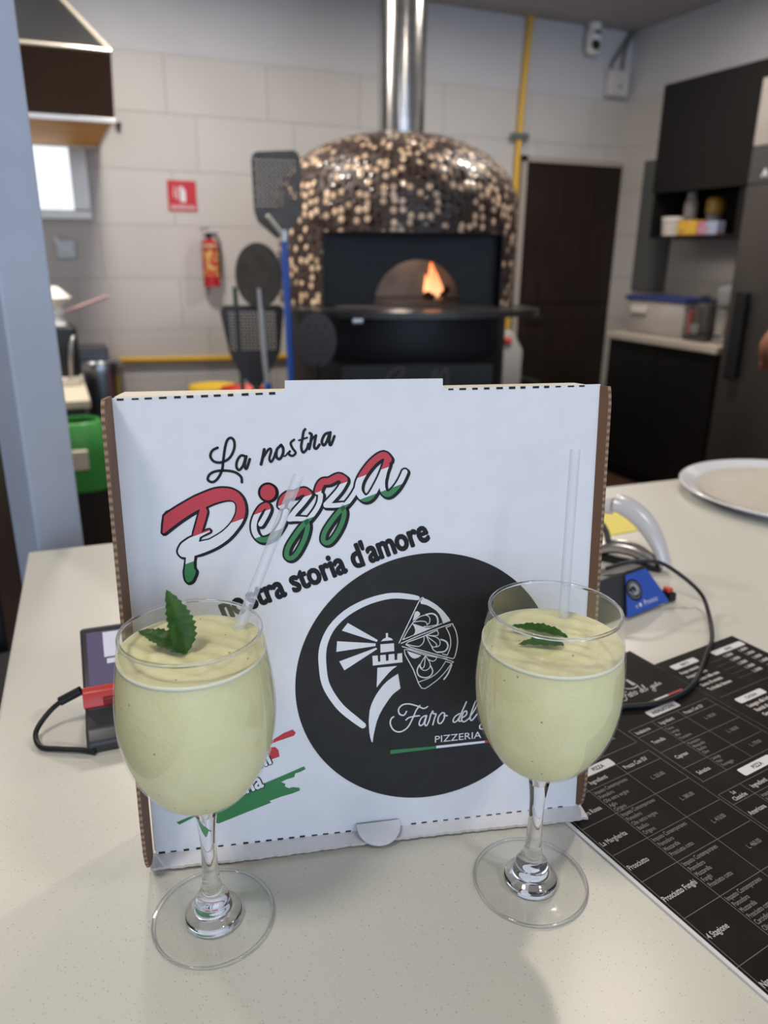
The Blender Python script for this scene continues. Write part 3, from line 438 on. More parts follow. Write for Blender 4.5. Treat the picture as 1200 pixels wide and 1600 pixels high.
froth = mat('pale froth line', (0.80, 0.80, 0.62), 0.5)
strawm = bpy.data.materials.new('clear straw plastic'); strawm.use_nodes = True
n = strawm.node_tree.nodes; l = strawm.node_tree.links; n.clear()
out = n.new('ShaderNodeOutputMaterial'); mixs = n.new('ShaderNodeMixShader'); tr = n.new('ShaderNodeBsdfTransparent'); tr.inputs[0].default_value = (0.955, 0.96, 0.97, 1)
gl = n.new('ShaderNodeBsdfPrincipled'); gl.inputs['Base Color'].default_value = (0.8, 0.82, 0.86, 1); gl.inputs['Roughness'].default_value = 0.12
lw = n.new('ShaderNodeLayerWeight'); lw.inputs[0].default_value = 0.30; mrg = n.new('ShaderNodeMapRange'); mrg.inputs[3].default_value = 0.26; mrg.inputs[4].default_value = 0.62; l.new(lw.outputs['Facing'], mrg.inputs[0])
l.new(mrg.outputs[0], mixs.inputs[0]); l.new(tr.outputs[0], mixs.inputs[1]); l.new(gl.outputs[0], mixs.inputs[2]); l.new(mixs.outputs[0], out.inputs[0])
mint = noisy(mat('mint leaf', (0.045, 0.14, 0.022), 0.45), (0.085, 0.22, 0.04), 130, bump=0.4)
OUTER = [(0.0068, 0.0830), (0.0085, 0.0890), (0.0130, 0.0935), (0.0190, 0.0968), (0.0265, 0.1025), (0.0335, 0.1112), (0.0390, 0.1212), (0.0428, 0.1320), (0.0449, 0.1432), (0.0458, 0.1545), (0.0455, 0.1665), (0.0442, 0.1795), (0.0422, 0.1925), (0.0398, 0.2070)]
INNER_BOT = 0.0985
def inner(o):                                                     # inner wall 1.3 mm in from the outer
    return [(max(r - 0.0013, 0), z) for r, z in o]
def spl(prof, sub=4): return [(max(v.x, 0), v.y) for v in catmull([(r, z, 0) for r, z in prof], sub)]
def cocktail(foot, level, labels, tip, entry, leaves):
    g = thing('wine_glass', labels[0], 'glass', (*foot, CZ + 0.0004))
    # foot
    bm = BM(); fp = spl([(0.0180, 0.0012), (0.024, 0.0009), (0.030, 0.0005), (0.0370, 0.0002), (0.0388, 0.0012), (0.0382, 0.0024), (0.030, 0.0036), (0.0180, 0.0062)], 4); lathe(bm, fp, 72); lathe(bm, [(0.0383 + 0.0010 * math.cos(R(a)), 0.00135 + 0.0010 * math.sin(R(a))) for a in range(0, 361, 40)], 72, mi=1); link('foot', bm, [thin, glass], g, 180)
    # stem with its swelling
    bm = BM(); lathe(bm, spl([(0.0, 0.0014), (0.0165, 0.0012), (0.0178, 0.0030), (0.0176, 0.0060), (0.0128, 0.0098), (0.0112, 0.0135), (0.0106, 0.0175), (0.0085, 0.0210), (0.0061, 0.0240), (0.0063, 0.0265), (0.0056, 0.0310), (0.0051, 0.042), (0.0048, 0.054), (0.0051, 0.067), (0.0060, 0.077), (0.0068, 0.083)], 4), 56); link('stem', bm, glass, g, 180)
    bm = BM(); inn = [(0.0, INNER_BOT), (0.008, 0.0989), (0.0155, 0.1002)] + [(r - 0.0013, z + 0.0004) for r, z in OUTER[4:]]
    prof = OUTER + [(0.0394, 0.2086), (0.0388, 0.2086)] + inn[::-1][0:]
    lathe(bm, spl(prof, 3), 80); lathe(bm, [(0.0390 + 0.0010 * math.cos(R(a)), 0.2080 + 0.0012 * math.sin(R(a))) for a in range(0, 361, 40)], 80, mi=1); link('bowl', bm, [thin, glass], g, 180)
    # drink, touching the inner wall
    d = thing('frozen_drink', labels[1], 'drink', (*foot, CZ + 0.0004)); prof = [(0.0, INNER_BOT - 0.0003)] + [(r + 0.00025, z - 0.0002) for r, z in spl(inn, 3)[1:] if z < level]
    rt = prof[-1][0]
    bm = BM(); lathe(bm, prof + [(rt, level - 0.0002)], 80); link('body', bm, lemon, d, 180)
    bm = BM(); nr, na = 26, 80; rings = [[bm.verts.new((0, 0, level + 0.0012))]]
    random.seed(int(level * 1e4))
    ph = [random.uniform(0, 6.28) for _ in range(6)]
    for i in range(1, nr + 1):
        r = rt * i / nr; fade = 1 - (i / nr) ** 6; ring = []
        for k in range(na):
            a = 2 * math.pi * k / na; x, y = r * math.cos(a), r * math.sin(a)
            h = 0.0010 * math.sin(x * 190 + ph[0]) * math.cos(y * 170 + ph[1]) + 0.0006 * math.sin(x * 420 + y * 390 + ph[2]) + random.uniform(-1, 1) * 0.00022
            ring.append(bm.verts.new((x, y, level + 0.0010 * fade + h * fade + 0.0010 * (1 - fade))))
        rings.append(ring)
    for k in range(na): bm.faces.new((rings[0][0], rings[1][k], rings[1][(k + 1) % na]))
    for A_, B_ in zip(rings[1:], rings[2:]):
        for k in range(na): bm.faces.new((A_[k], B_[k], B_[(k + 1) % na], A_[(k + 1) % na]))
    link('slush_surface', bm, lemon, d, 180)
    bm = BM(); lathe(bm, [(rt - 0.0012, level + 0.0004), (rt + 0.0001, level + 0.0016), (rt + 0.0002, level - 0.0012), (rt - 0.0012, level - 0.0012)], 80); link('froth_rim', bm, froth, d, 180)
    # straw
    e = Vector(entry); t = Vector(tip); dv = (t - e).normalized(); p0 = e - dv * 0.045
    bm = BM(); L = (t - p0).length
    lathe(bm, [(0.0032, 0), (0.0032, L)], 32); s = link('drinking_straw', bm, strawm, None, 60)
    s.matrix_world = Matrix.Translation(p0) @ dv.to_track_quat('Z', 'Y').to_matrix().to_4x4(); tag(s, labels[2], 'straw')
    # mint
    sp = thing('mint_sprig', labels[3], 'mint', leaves[0][0])
    o0 = Vector(leaves[0][0])
    for base, tp, wd, nrm in leaves:
        base, tp, nrm = Vector(base) - o0, Vector(tp) - o0, Vector(nrm).normalized()
        ax_ = (tp - base); ln = ax_.length; ax_ = ax_.normalized(); side = ax_.cross(nrm).normalized(); up = side.cross(ax_).normalized()
        bm = BM(); prev = None; N = 22
        for i in range(N + 1):
            s_ = i / N; w = wd * (math.sin(math.pi * min(1, s_ ** 0.75 * 0.985 + 0.012)) ** 0.8) * (1 + 0.10 * ((i % 2) * 2 - 1)); cz = 0.12 * ln * math.sin(math.pi * s_) * 0.5
            c = base + ax_ * ln * s_ + up * cz
            row = [bm.verts.new(c + side * w * k + up * (abs(k) * w * 0.38 + 0.0004 * math.sin(i * 1.3 + k * 2))) for k in (-1, -0.6, -0.25, 0, 0.25, 0.6, 1)]
            if prev:
                for k in range(6): bm.faces.new((prev[k], row[k], row[k + 1], prev[k + 1]))
            prev = row
        r = bmesh.ops.solidify(bm, geom=list(bm.faces), thickness=0.0004)
        link('leaf', bm, mint, sp, 50)
cocktail((0.0509, 0.3900), 0.1955, ('stemmed wine glass on the left, in front of the box\'s brush strokes', 'pale lemon frozen drink in the left glass, filled near the rim', 'clear straw leaning right out of the left glass', 'mint sprig in the left glass, one leaf standing up'),
    (0.1238, 0.4155, 1.3244), (0.0799, 0.4026, 1.2365), [((0.0467, 0.3861, 1.2375), (0.0405, 0.3975, 1.2720), 0.0080, (0.35, -0.9, 0.1)), ((0.0475, 0.3850, 1.2375), (0.0235, 0.4010, 1.2480), 0.0062, (0.1, -0.45, 0.9))])
cocktail((0.2575, 0.3362), 0.1855, ('stemmed wine glass on the right, overlapping the black logo and the menu', 'pale lemon frozen drink in the right glass, filled lower below the rim', 'nearly upright clear straw in the right glass, before the blank part of the lid', 'mint leaves lying flat on the right-hand drink'),
    (0.2914, 0.3750, 1.3346), (0.2819, 0.3589, 1.2270), [((0.2668, 0.3335, 1.2285), (0.2372, 0.3565, 1.2300), 0.0045, (0.1, -0.25, 0.95)), ((0.2590, 0.3265, 1.2285), (0.2330, 0.3365, 1.2290), 0.0044, (0.0, -0.2, 0.95))])

# ================================================================ MENUS
mO, mth = (0.33, 0.2, CZ), R(7.453)
mblack = noisy(mat('black menu print', (0.009, 0.008, 0.008), 0.55, Specular_IOR_Level=0.10), (0.022, 0.020, 0.020), 22, 0.5, 0.8, 6)
mwhite = mat('white menu card', (0.72, 0.73, 0.76), 0.4); mgrey = mat('light grey menu text', (0.50, 0.48, 0.46), 0.45); mdim = mat('dim grey menu text', (0.22, 0.205, 0.195), 0.45); mline = mat('thin grey rule', (0.15, 0.145, 0.14), 0.45)
def menu(name, label, x0, x1, y0, y1, z, lip=0.0028):
    r = thing(name, label, 'menu', (*mO[:2], CZ + z), mth)
    bm = BM(); prism(bm, [[(x0, y0), (x1, y0), (x1, y1), (x0, y1)]], 0.0002, 0.0016, 1); poly(bm, [[(x0 + lip, y0), (x1, y0), (x1, y1 - 0.0004), (x0 + lip, y1 - 0.0004)]], 0.00172, 0)
    link('card', bm, [mblack, mwhite], r); return r
mz = 0.0018
def rules(bm, hs, vs_, w=0.00045):
    for x0, x1, y in hs: poly(bm, [[(x0 * mm, y * mm - w / 2), (x1 * mm, y * mm - w / 2), (x1 * mm, y * mm + w / 2), (x0 * mm, y * mm + w / 2)]], mz, 3)
    for x, y0, y1 in vs_: poly(bm, [[(x * mm - w / 2, y0 * mm), (x * mm + w / 2, y0 * mm), (x * mm + w / 2, y1 * mm), (x * mm - w / 2, y1 * mm)]], mz, 3)
def label_chip(bm, x0, x1, y0, y1, s):
    poly(bm, [rrect(x0 * mm, x1 * mm, y0 * mm, y1 * mm, 0.0018)], mz, 0); text(bm, s, (x0 + x1) / 2 * mm, (y0 + (y1 - y0) * 0.27) * mm, (y1 - y0) * 0.62 * mm, mz + 0.0001, 4, 'CENTER', bold=0.0001, sx=0.85)
MM = [mwhite, mgrey, mdim, mline, ink]
ml = menu('menu', 'black table menu with white edge under the right glass, logo at its far end', 0.006, 0.2515, -0.022, 0.334, 0.0)
bm = BM()
rules(bm, [(11, 131, 190), (11, 131, 203), (11, 131, 161), (11, 130, 131), (10, 130, 104), (10, 129, 69), (9, 129, 29)], [(11, -20, 203), (47, -20, 203), (91, -20, 203), (131, -20, 203)])
def t(s, x, y, size=6.0, mi=1, al='LEFT', bold=0.0001, sx=0.72): text(bm, s, x * mm, y * mm, size * mm, mz, mi, al, bold=bold * 1.0, sx=sx)
label_chip(bm, 58, 92, 203.5, 212.5, 'PIZZA')
t('Ingredienti', 54, 194.5, 6.2); t('Prezzo Con ISV', 94, 194.5, 6.2, sx=0.68)
t('La Terra Rossa', 14, 170, 6.2); t('La Margherita', 12, 141, 6.4); t('Prosciutto', 12, 115, 6.4); t('Prosciutto Funghi', 11, 84, 6.4); t('4 Stagione', 12, 50, 6.4); t('Napoletana', 11, 12, 6.4)
ing = 'Impasto Contemporaneo'
for y, rows in ((184, [ing, 'Pomodoro', 'Olio extra vergine', 'Aglio', 'Origano']), (155.5, [ing, 'Pomodoro', 'Olio extra vergine', 'Basilico', 'Origano']), (125.5, [ing, 'Pomodoro', 'Mozzarella', 'Prosciutto cotto']), (98.5, [ing, 'Pomodoro', 'Mozzarella', 'Funghi', 'Prosciutto cotto']), (63.5, [ing, 'Pomodoro', 'Mozzarella', 'Prosciutto cotto', 'Carciofini', 'Olive', 'Funghi']), (23, [ing, 'Pomodoro', 'Mozzarella'])):
    for k, s in enumerate(rows): t(s, 48.5, y - k * 5.4, 5.4, 2, sx=0.66, bold=0.00003)
for y, s in ((174, 'L. 320.00'), (145, 'L. 380.00'), (116, 'L. 410.00'), (86, 'L. 460.00'), (50, 'L. 480.00')): t(s, 111, y, 5.6, 2, 'CENTER', bold=0.00003)
rules(bm, [(137, 245, 231), (137, 245, 219.5), (137, 244, 195), (136, 243, 171), (136, 242, 151.5)], [(137, 151.5, 231), (167, 151.5, 231), (201.5, 151.5, 231), (244.5, 151.5, 231)])
label_chip(bm, 173, 213, 235, 244.5, 'INSALATONE')
t('Insalatone', 140, 223, 6); t('Ingredienti', 171, 223, 6); t('Prezzo Con ISV', 205, 223, 6, sx=0.68)
t('Tonnella', 142, 206, 6); t('Caprese', 143, 182, 6); t('Selvatica', 142, 159, 6)
for y, rows in ((214, ['Tonno', 'Lattuga', 'Mais', 'Pomodoro']), (190, ['Pomodoro', 'Mozzarella', 'Basilico', 'Olive']), (166, ['Lattuga', 'Noci', 'Formaggio'])):
    for k, s in enumerate(rows): t(s, 169, y - k * 5, 4.8, 2, sx=0.7, bold=0.00003)
for y, s in ((208, 'L. 180.00'), (184, 'L. 160.00'), (161, 'L. 170.00')): t(s, 222, y, 5.4, 2, 'CENTER', bold=0.00003)
label_chip(bm, 174, 216, 138.5, 147.5, 'PIZZA')
rules(bm, [(134, 248, 135), (134, 248, 121.5), (134, 248, 92), (134, 248, 62), (134, 248, 32)], [(134, -20, 135), (161, -20, 135), (205, -20, 135), (248, -20, 135)])
t('Le', 147, 129.5, 5.6, 1, 'CENTER'); t('Classiche', 147.5, 123.5, 5.8, 1, 'CENTER'); t('Ingredienti', 166, 126, 6.2); t('Prezzo', 212, 126, 6.2); t('Americana', 136, 107, 6.2)
for k, s in enumerate((ing, 'Pomodoro', 'Mozzarella', 'Patatine')): t(s, 163, 115.5 - k * 5.4, 5.2, 2, sx=0.62, bold=0.00003)
rules(bm, [(11, 131, 216), (11, 131, 245)], [(131, 216, 330), (91, 216, 330), (47, 216, 330)])
t('L. 300.00', 111, 229, 5.6, 2, 'CENTER', bold=0.00003)
# small logo and flag at the far end
sx0, sy0 = 182, 266
k_ = 0.62
def mapf(p): return ((sx0 + (p[0] - 193) * k_) * mm, (sy0 + (p[1] - 76) * k_) * mm)
for w, p in ART['faro']: ribbon(bm, [mapf(q) for q in p], w * mm * 0.95, mz, 1, 4)
ribbon(bm, [((198 + 12 * math.cos(R(a))) * mm, (291 + 12 * math.sin(R(a))) * mm) for a in range(60, 301, 20)], 0.0016, mz, 1, 3)
poly(bm, [[(200 * mm, 283 * mm), (205 * mm, 283 * mm), (204 * mm, 294 * mm), (201 * mm, 294 * mm)]], mz, 1)
for x0, x1, mi in ((179, 198, 5), (198, 217, 0), (217, 238, 6)): poly(bm, [[(x0 * mm, 252.6 * mm), (x1 * mm, 252.6 * mm), (x1 * mm, 255 * mm), (x0 * mm, 255 * mm)]], mz, mi)
link('lettering', bm, MM + [green, red], ml)
mr = menu('menu', 'second black table menu at the right edge, beyond and beside the first', 0.2518, 0.3800, -0.055, 0.301, 0.0, 0.0)
bm = BM()
label_chip(bm, 262, 300, 281.5, 290, 'BIBITE'); label_chip(bm, 325, 376, 280, 288.5, 'BIRRE'); label_chip(bm, 266.5, 307, 208, 216.5, 'CUCINA')
for k, s in enumerate(('Acqua naturale', 'Acqua frizzante', 'Limonata della casa', 'Succo di arancia', 'Te freddo limone')):
    t(s, 260, 272.5 - k * 8.6, 6.2, 1, sx=0.78, bold=0.0003); t('L. 50.00', 331, 272.5 - k * 8.6, 5.8, 1, sx=0.72, bold=0.0003); t('L. 80.00', 356, 272.5 - k * 8.6, 5.8, 1, sx=0.72, bold=0.0003); rules(bm, [(306, 329, 273 - k * 8.6)], [], 0.0003)
for k, s in enumerate(('Lasagna alla bolognese', 'Ravioli di ricotta', 'Gnocchi al pesto', 'Penne arrabbiata', 'Spaghetti al pomodoro', 'Zuppa di verdure')): t(s, 268, 200 - k * 8, 6.4, 1, sx=0.8, bold=0.0003)
rules(bm, [(258, 372, 225), (258, 372, 140)], [])
for k in range(9): rules(bm, [(258, 372, 130 - k * 20)], [], 0.0003)
link('lettering', bm, MM, mr)
# ================================================================ THINGS ON THE COUNTER
redp = mat('red plastic', (0.58, 0.05, 0.045), 0.35); blueP = mat('blue sticker', (0.03, 0.09, 0.42), 0.4); screen = mat('violet glass screen', (0.17, 0.145, 0.25), 0.08)
dgrey = mat('dark grey plastic', (0.035, 0.037, 0.042), 0.4)
tm = thing('card_terminal', 'black and red card terminal left of the box, screen facing up', 'card terminal', (-0.016, 0.598, CZ), R(-3))
bm = BM()
prof = [(0.0, 0.0), (0.0, 0.010), (0.010, 0.019), (0.034, 0.024), (0.040, 0.036), (0.100, 0.071), (0.112, 0.064), (0.098, 0.040), (0.090, 0.0)]
a = [bm.verts.new((0.0, y, z)) for y, z in prof]; c = [bm.verts.new((0.078, y, z)) for y, z in prof]
bm.faces.new(a); bm.faces.new(c[::-1])
for i in range(len(prof)): bm.faces.new((a[i], c[i], c[(i + 1) % len(prof)], a[(i + 1) % len(prof)]))
bmesh.ops.recalc_face_normals(bm, faces=bm.faces); bevel_all(bm, 0.003, 3); link('body', bm, dgrey, tm, 40)
sl = math.atan2(0.035, 0.060)
Ms = Matrix.Translation((0.039, 0.040, 0.036)) @ Matrix.Rotation(sl, 4, 'X')
bm = BM(); box(bm, -0.0335, 0.0335, 0.006, 0.063, 0.0, 0.0012, 0.0006, M=Ms); link('screen', bm, screen, tm)
bm = BM(); box(bm, -0.019, 0.020, 0.034, 0.061, 0.0013, 0.0016, M=Ms); box(bm, -0.017, 0.018, 0.027, 0.032, 0.0013, 0.0016, M=Ms); link('screen_reflection', bm, mat('painted white screen reflection', (0.5, 0.5, 0.54), 0.2, Emission_Color=(0.75, 0.78, 0.95, 1), Emission_Strength=0.35), bpy.data.objects['screen'])  # white reflection on the screen, painted as a pale glowing area
bm = BM(); hull(bm, [(x, y, z) for x in (-0.0008, 0.0788) for y, z in ((0.0335, 0.0245), (0.0325, 0.0255), (0.0385, 0.0375), (0.0445, 0.0405), (0.046, 0.036), (0.040, 0.024))]); bevel_all(bm, 0.0012, 2); link('red_band', bm, redp, tm, 40)
bm = BM(); box(bm, 0.016, 0.062, 0.0318, 0.036, 0.026, 0.033, 0.001); link('paper_slot', bm, mat('dark red slot', (0.25, 0.02, 0.02), 0.5), tm)
o = BM(); tube(o, [(-0.016, 0.648, 1.0745), (-0.030, 0.650, 1.068), (-0.044, 0.650, 1.058), (-0.056, 0.640, 1.047), (-0.053, 0.622, 1.0432), (-0.038, 0.612, 1.0432), (-0.020, 0.603, 1.0432), (-0.010, 0.596, 1.0432)], 0.0023, 10, 8)
cb_ = thing('charging_cable', 'short black charging cable looping out left of the red and black terminal', 'cable', (0, 0, 0))
link('cord', o, black, cb_, 180)
o = BM(); tube(o, [(-0.0155, 0.648, 1.0748), (-0.034, 0.650, 1.0665)], 0.0042, 12, 0); link('plug', o, black, cb_, 60)
# right-hand terminal, blue sticker towards us
tr_ = thing('card_terminal', 'black card terminal with a blue sticker, right of the box', 'card terminal', (0.6, 0.65, CZ))
bm = BM(); B0 = Vector((0.6, 0.65, CZ))
def rel(*p): return Vector(p) - B0
hull(bm, [rel(0.515, 0.616, 1.0405), rel(0.672, 0.648, 1.0405), rel(0.550, 0.652, 1.083), rel(0.641, 0.668, 1.085), rel(0.53, 0.70, 1.0405), rel(0.664, 0.704, 1.0405), rel(0.556, 0.69, 1.078), rel(0.640, 0.694, 1.079)]); bevel_all(bm, 0.003, 3); link('body', bm, dgrey, tr_, 40)
# sticker plane on the front slope
p0, p1, p2, p3 = Vector((0.583, 0.6262, 1.0425)), Vector((0.661, 0.6425, 1.0435)), Vector((0.6385, 0.6635, 1.083)), Vector((0.6005, 0.6568, 1.082))
xx = (p1 - p0).normalized(); nn = xx.cross(p3 - p0).normalized(); yy = nn.cross(xx)
def st_loc(p): q = p - p0; return (q.dot(xx), q.dot(yy))
sg = bpy.data.objects.new('sticker_face', None)
bm = BM(); q = [st_loc(p) for p in (p0, p1, p2, p3)]; prism(bm, [q], 0.0, 0.0008); s = link('sticker', bm, blueP, tr_)
Mst = Matrix((xx, yy, nn)).transposed().to_4x4(); Mst.translation = p0 + nn * 0.0020 - B0; s.matrix_local = Mst
bm = BM(); poly(bm, [circ(0.028, 0.0275, 0.0135)], 0.0010, 0); poly(bm, [circ(0.028, 0.0275, 0.0105), circ(0.028, 0.0275, 0.0098)], 0.0012, 1)
ribbon(bm, [(0.022, 0.031), (0.026, 0.034), (0.031, 0.033), (0.034, 0.028), (0.031, 0.023), (0.027, 0.024), (0.025, 0.028)], [0.001, 0.003, 0.004, 0.005, 0.004, 0.003, 0.001], 0.0013, 1)
ribbon(bm, [(0.020, 0.027), (0.023, 0.023), (0.027, 0.021)], 0.0015, 0.0013, 1)
text(bm, 'n', 0.020, 0.006, 0.008, 0.001, 2); text(bm, 'Pronto', 0.036, 0.006, 0.009, 0.001, 2); poly(bm, [circ(0.029, 0.0085, 0.0022)], 0.001, 2)
link('sticker_emblem', bm, [black, mat('grey emblem', (0.30, 0.32, 0.36), 0.4), mwhite], s)
bm = BM(); box(bm, 0.0645, 0.0760, -0.0075, 0.008, 0.0008, 0.012, 0.002); link('foot', bm, black, tr_)
bm = BM(); box(bm, 0.0640, 0.0725, -0.004, 0.006, 0.0121, 0.0175, 0.0015); link('red_button', bm, redp, tr_)
bm = BM(); tube(bm, [(0.585, 0.672, 1.088), (0.615, 0.668, 1.093), (0.646, 0.655, 1.094), (0.672, 0.645, 1.080), (0.692, 0.622, 1.058), (0.676, 0.590, 1.0458), (0.636, 0.546, 1.0446), (0.600, 0.520, 1.0446), (0.560, 0.490, 1.0446), (0.527, 0.474, 1.0446), (0.491, 0.469, 1.0446), (0.452, 0.478, 1.0446), (0.420, 0.492, 1.0446)], 0.0024, 10, 8)
link_ = link('charging_cable', bm, black, None, 180); tag(link_, 'black cable arching from the blue-stickered terminal across the menus', 'cable')
# stapler
stp = thing('stapler', 'silver grey stapler with raised curved arm behind the blue-stickered terminal', 'stapler', (0.70, 0.76, CZ))
silver = mat('silver grey plastic', (0.62, 0.61, 0.62), 0.25, 0.1)
bm = BM(); spine = catmull([(-0.022, 0.045, 0.076), (-0.006, 0.028, 0.080), (0.012, 0.005, 0.066), (0.024, -0.018, 0.040), (0.030, -0.036, 0.010)], 8)
prev = None; wd = 0.015
for i, p in enumerate(spine):
    t_ = (spine[min(i + 1, len(spine) - 1)] - spine[max(i - 1, 0)]).normalized(); sd = Vector((0.82, 0.57, 0)).normalized(); up = sd.cross(t_).normalized(); up = up if up.z > 0 or up.x > 0 else -up
    k = i / (len(spine) - 1); th = 0.010 + 0.007 * math.sin(math.pi * min(1, k * 1.1)); w = wd * (0.75 + 0.35 * math.sin(math.pi * (0.15 + 0.75 * k)))
    ring = [bm.verts.new(p + sd * w * math.cos(a) * (1 if abs(math.cos(a)) < .5 else 1) + up * th * (math.sin(a) if math.sin(a) > 0 else 0.6 * math.sin(a))) for a in [2 * math.pi * j / 16 for j in range(16)]]
    if prev:
        for j in range(16): bm.faces.new((prev[j], prev[(j + 1) % 16], ring[(j + 1) % 16], ring[j]))
    else: bm.faces.new(ring[::-1])
    prev = ring
bm.faces.new(prev); bmesh.ops.recalc_face_normals(bm, faces=bm.faces); link('upper_arm', bm, silver, stp, 60)
bm = BM(); tube(bm, [(0.018, 0.012, 0.0705), (0.027, -0.010, 0.054), (0.032, -0.024, 0.034)], [0.004, 0.0055, 0.004], 12, 6); link('arm_inlay', bm, mat('grey green inlay', (0.22, 0.26, 0.25), 0.1), stp, 60)
bm = BM(); tube(bm, [(-0.026, 0.035, 0.0135), (-0.012, 0.020, 0.022), (0.006, -0.004, 0.022), (0.022, -0.030, 0.010)], [0.008, 0.010, 0.010, 0.008], 12, 6); link('staple_rail', bm, steel, stp, 60)
bm = BM(); box(bm, -0.009, 0.009, -0.045, 0.052, 0.0005, 0.009, 0.003, M=Matrix.Rotation(R(36), 4, 'Z')); link('base', bm, black, stp)
bm = BM(); tube(bm, [(-0.018, 0.024, 0.024), (-0.020, 0.028, 0.040), (-0.024, 0.036, 0.052)], 0.0045, 10, 4); link('spring', bm, dgrey, stp, 60)
# sticky notes
bm = BM(); prism(bm, [[(0.0, 0.0), (0.10, 0.005), (0.152, 0.072), (0.08, 0.160)]], 0.0002, 0.0016)
o = link('sticky_note', bm, mat('yellow paper', (0.80, 0.68, 0.13), 0.6)); o.location = (0.72, 0.86, CZ); tag(o, 'yellow paper note on the counter behind the stapler', 'note')
# big plate
pl = thing('serving_plate', 'large empty white round plate at the far right of the counter', 'plate', (1.185, 0.893, CZ))
pl.scale = (0.79, 0.79, 0.95)
por = mat('white porcelain', (0.74, 0.76, 0.80), 0.12)
bm = BM(); lathe(bm, spl([(0.0, 0.004), (0.16, 0.004), (0.195, 0.007), (0.222, 0.015), (0.243, 0.0215), (0.248, 0.0205), (0.247, 0.0185), (0.225, 0.011), (0.197, 0.002), (0.175, 0.0005), (0.0, 0.0005)], 5), 96); link('dish', bm, por, pl, 180)
bm = BM(); lathe(bm, [(0.0, 0.0050), (0.16, 0.0052), (0.194, 0.0079), (0.210, 0.0122)], 72); link('flour_dusting', bm, noisy(mat('flour and crumb film', (0.60, 0.565, 0.50), 0.45), (0.55, 0.51, 0.44), 30, 0.4, 0.75), pl, 180)
bm = BM(); random.seed(5)
for k in range(7):
    x, y = random.uniform(-0.1, 0.02), random.uniform(-0.12, -0.02); box(bm, x, x + 0.006, y, y + 0.003, 0.0052, 0.0068, M=None)
o = link('crumbs', bm, mat('herb crumbs', (0.42, 0.36, 0.08), 0.6), pl); o['kind'] = 'stuff'

# ================================================================ PIZZA OVEN
OV = (1.67, 3.745, 0); ORZ = R(-13); OR = 0.605
ov = thing('pizza_oven', 'round wood-fired pizza oven clad in brown and cream penny tiles, fire lit', 'pizza oven', OV, ORZ)
mos = mat('penny tile mosaic', (0.05, 0.03, 0.02), 0.15)
n, l, b = nodes(mos); uvn = n.new('ShaderNodeUVMap'); uvn.uv_map = 'tiles'
vo = n.new('ShaderNodeTexVoronoi'); vo.voronoi_dimensions = '2D'; vo.inputs['Scale'].default_value = 1 / 0.039; vo.inputs['Randomness'].default_value = 0.78; l.new(uvn.outputs[0], vo.inputs['Vector'])
sc_ = n.new('ShaderNodeSeparateColor'); l.new(vo.outputs['Color'], sc_.inputs[0])
pick = n.new('ShaderNodeValToRGB'); pick.color_ramp.interpolation = 'CONSTANT'; e = pick.color_ramp.elements; e[0].color = (0.022, 0.011, 0.008, 1); e[1].position = 0.40; e[1].color = (0.042, 0.022, 0.015, 1)
for p_, c_ in ((0.53, (0.60, 0.43, 0.29, 1)), (0.82, (0.70, 0.52, 0.36, 1))): q = e.new(p_); q.color = c_
l.new(sc_.outputs[0], pick.inputs[0])
lt = n.new('ShaderNodeMath'); lt.operation = 'LESS_THAN'; lt.inputs[1].default_value = 0.36; l.new(vo.outputs['Distance'], lt.inputs[0])
mx = n.new('ShaderNodeMix'); mx.data_type = 'RGBA'; l.new(lt.outputs[0], mx.inputs['Factor']); mx.inputs['A'].default_value = (0.030, 0.016, 0.012, 1); l.new(pick.outputs[0], mx.inputs['B']); l.new(mx.outputs['Result'], b.inputs['Base Color'])
rg = n.new('ShaderNodeMapRange'); rg.inputs[3].default_value = 0.55; rg.inputs[4].default_value = 0.10; l.new(lt.outputs[0], rg.inputs[0]); l.new(rg.outputs[0], b.inputs['Roughness'])
hm = n.new('ShaderNodeMapRange'); hm.inputs[1].default_value = 0.24; hm.inputs[2].default_value = 0.42; hm.inputs[3].default_value = 1.0; hm.inputs[4].default_value = 0.0; l.new(vo.outputs['Distance'], hm.inputs[0])
sv = n.new('ShaderNodeVectorMath'); sv.operation = 'SUBTRACT'; sv.inputs[1].default_value = (0.5, 0.5, 0.5); l.new(vo.outputs['Color'], sv.inputs[0])
ss = n.new('ShaderNodeVectorMath'); ss.operation = 'SCALE'; ss.inputs['Scale'].default_value = 0.34; l.new(sv.outputs[0], ss.inputs[0])
bp = n.new('ShaderNodeBump'); bp.inputs['Strength'].default_value = 0.5; bp.inputs['Distance'].default_value = 0.003; l.new(hm.outputs[0], bp.inputs['Height'])
av = n.new('ShaderNodeVectorMath'); av.operation = 'ADD'; l.new(bp.outputs[0], av.inputs[0]); l.new(ss.outputs[0], av.inputs[1])
nv = n.new('ShaderNodeVectorMath'); nv.operation = 'NORMALIZE'; l.new(av.outputs[0], nv.inputs[0]); l.new(nv.outputs[0], b.inputs['Normal'])
HX, MZ0, MZ1 = 0.425, 1.205, 1.535
th0 = math.asin(HX / OR)
bm = BM(); uvl = bm.loops.layers.uv.new('tiles')
zs = [MZ0 + (MZ1 - MZ0) * i / 5 for i in range(6)] + [1.60]
prof = [(OR, z) for z in zs] + [(OR * (1 - (k / 16) ** 2.5) ** (1 / 2.1), 1.60 + 0.40 * (k / 16) ** 1.0) for k in range(1, 17)]
arc = [0.0]
for p, q in zip(prof, prof[1:]): arc.append(arc[-1] + math.hypot(p[0] - q[0], p[1] - q[1]))
ths = [-th0 + 2 * th0 * i / 20 for i in range(20)] + [th0 + (2 * math.pi - 2 * th0) * i / 60 for i in range(60)]
N = len(ths); grid = []
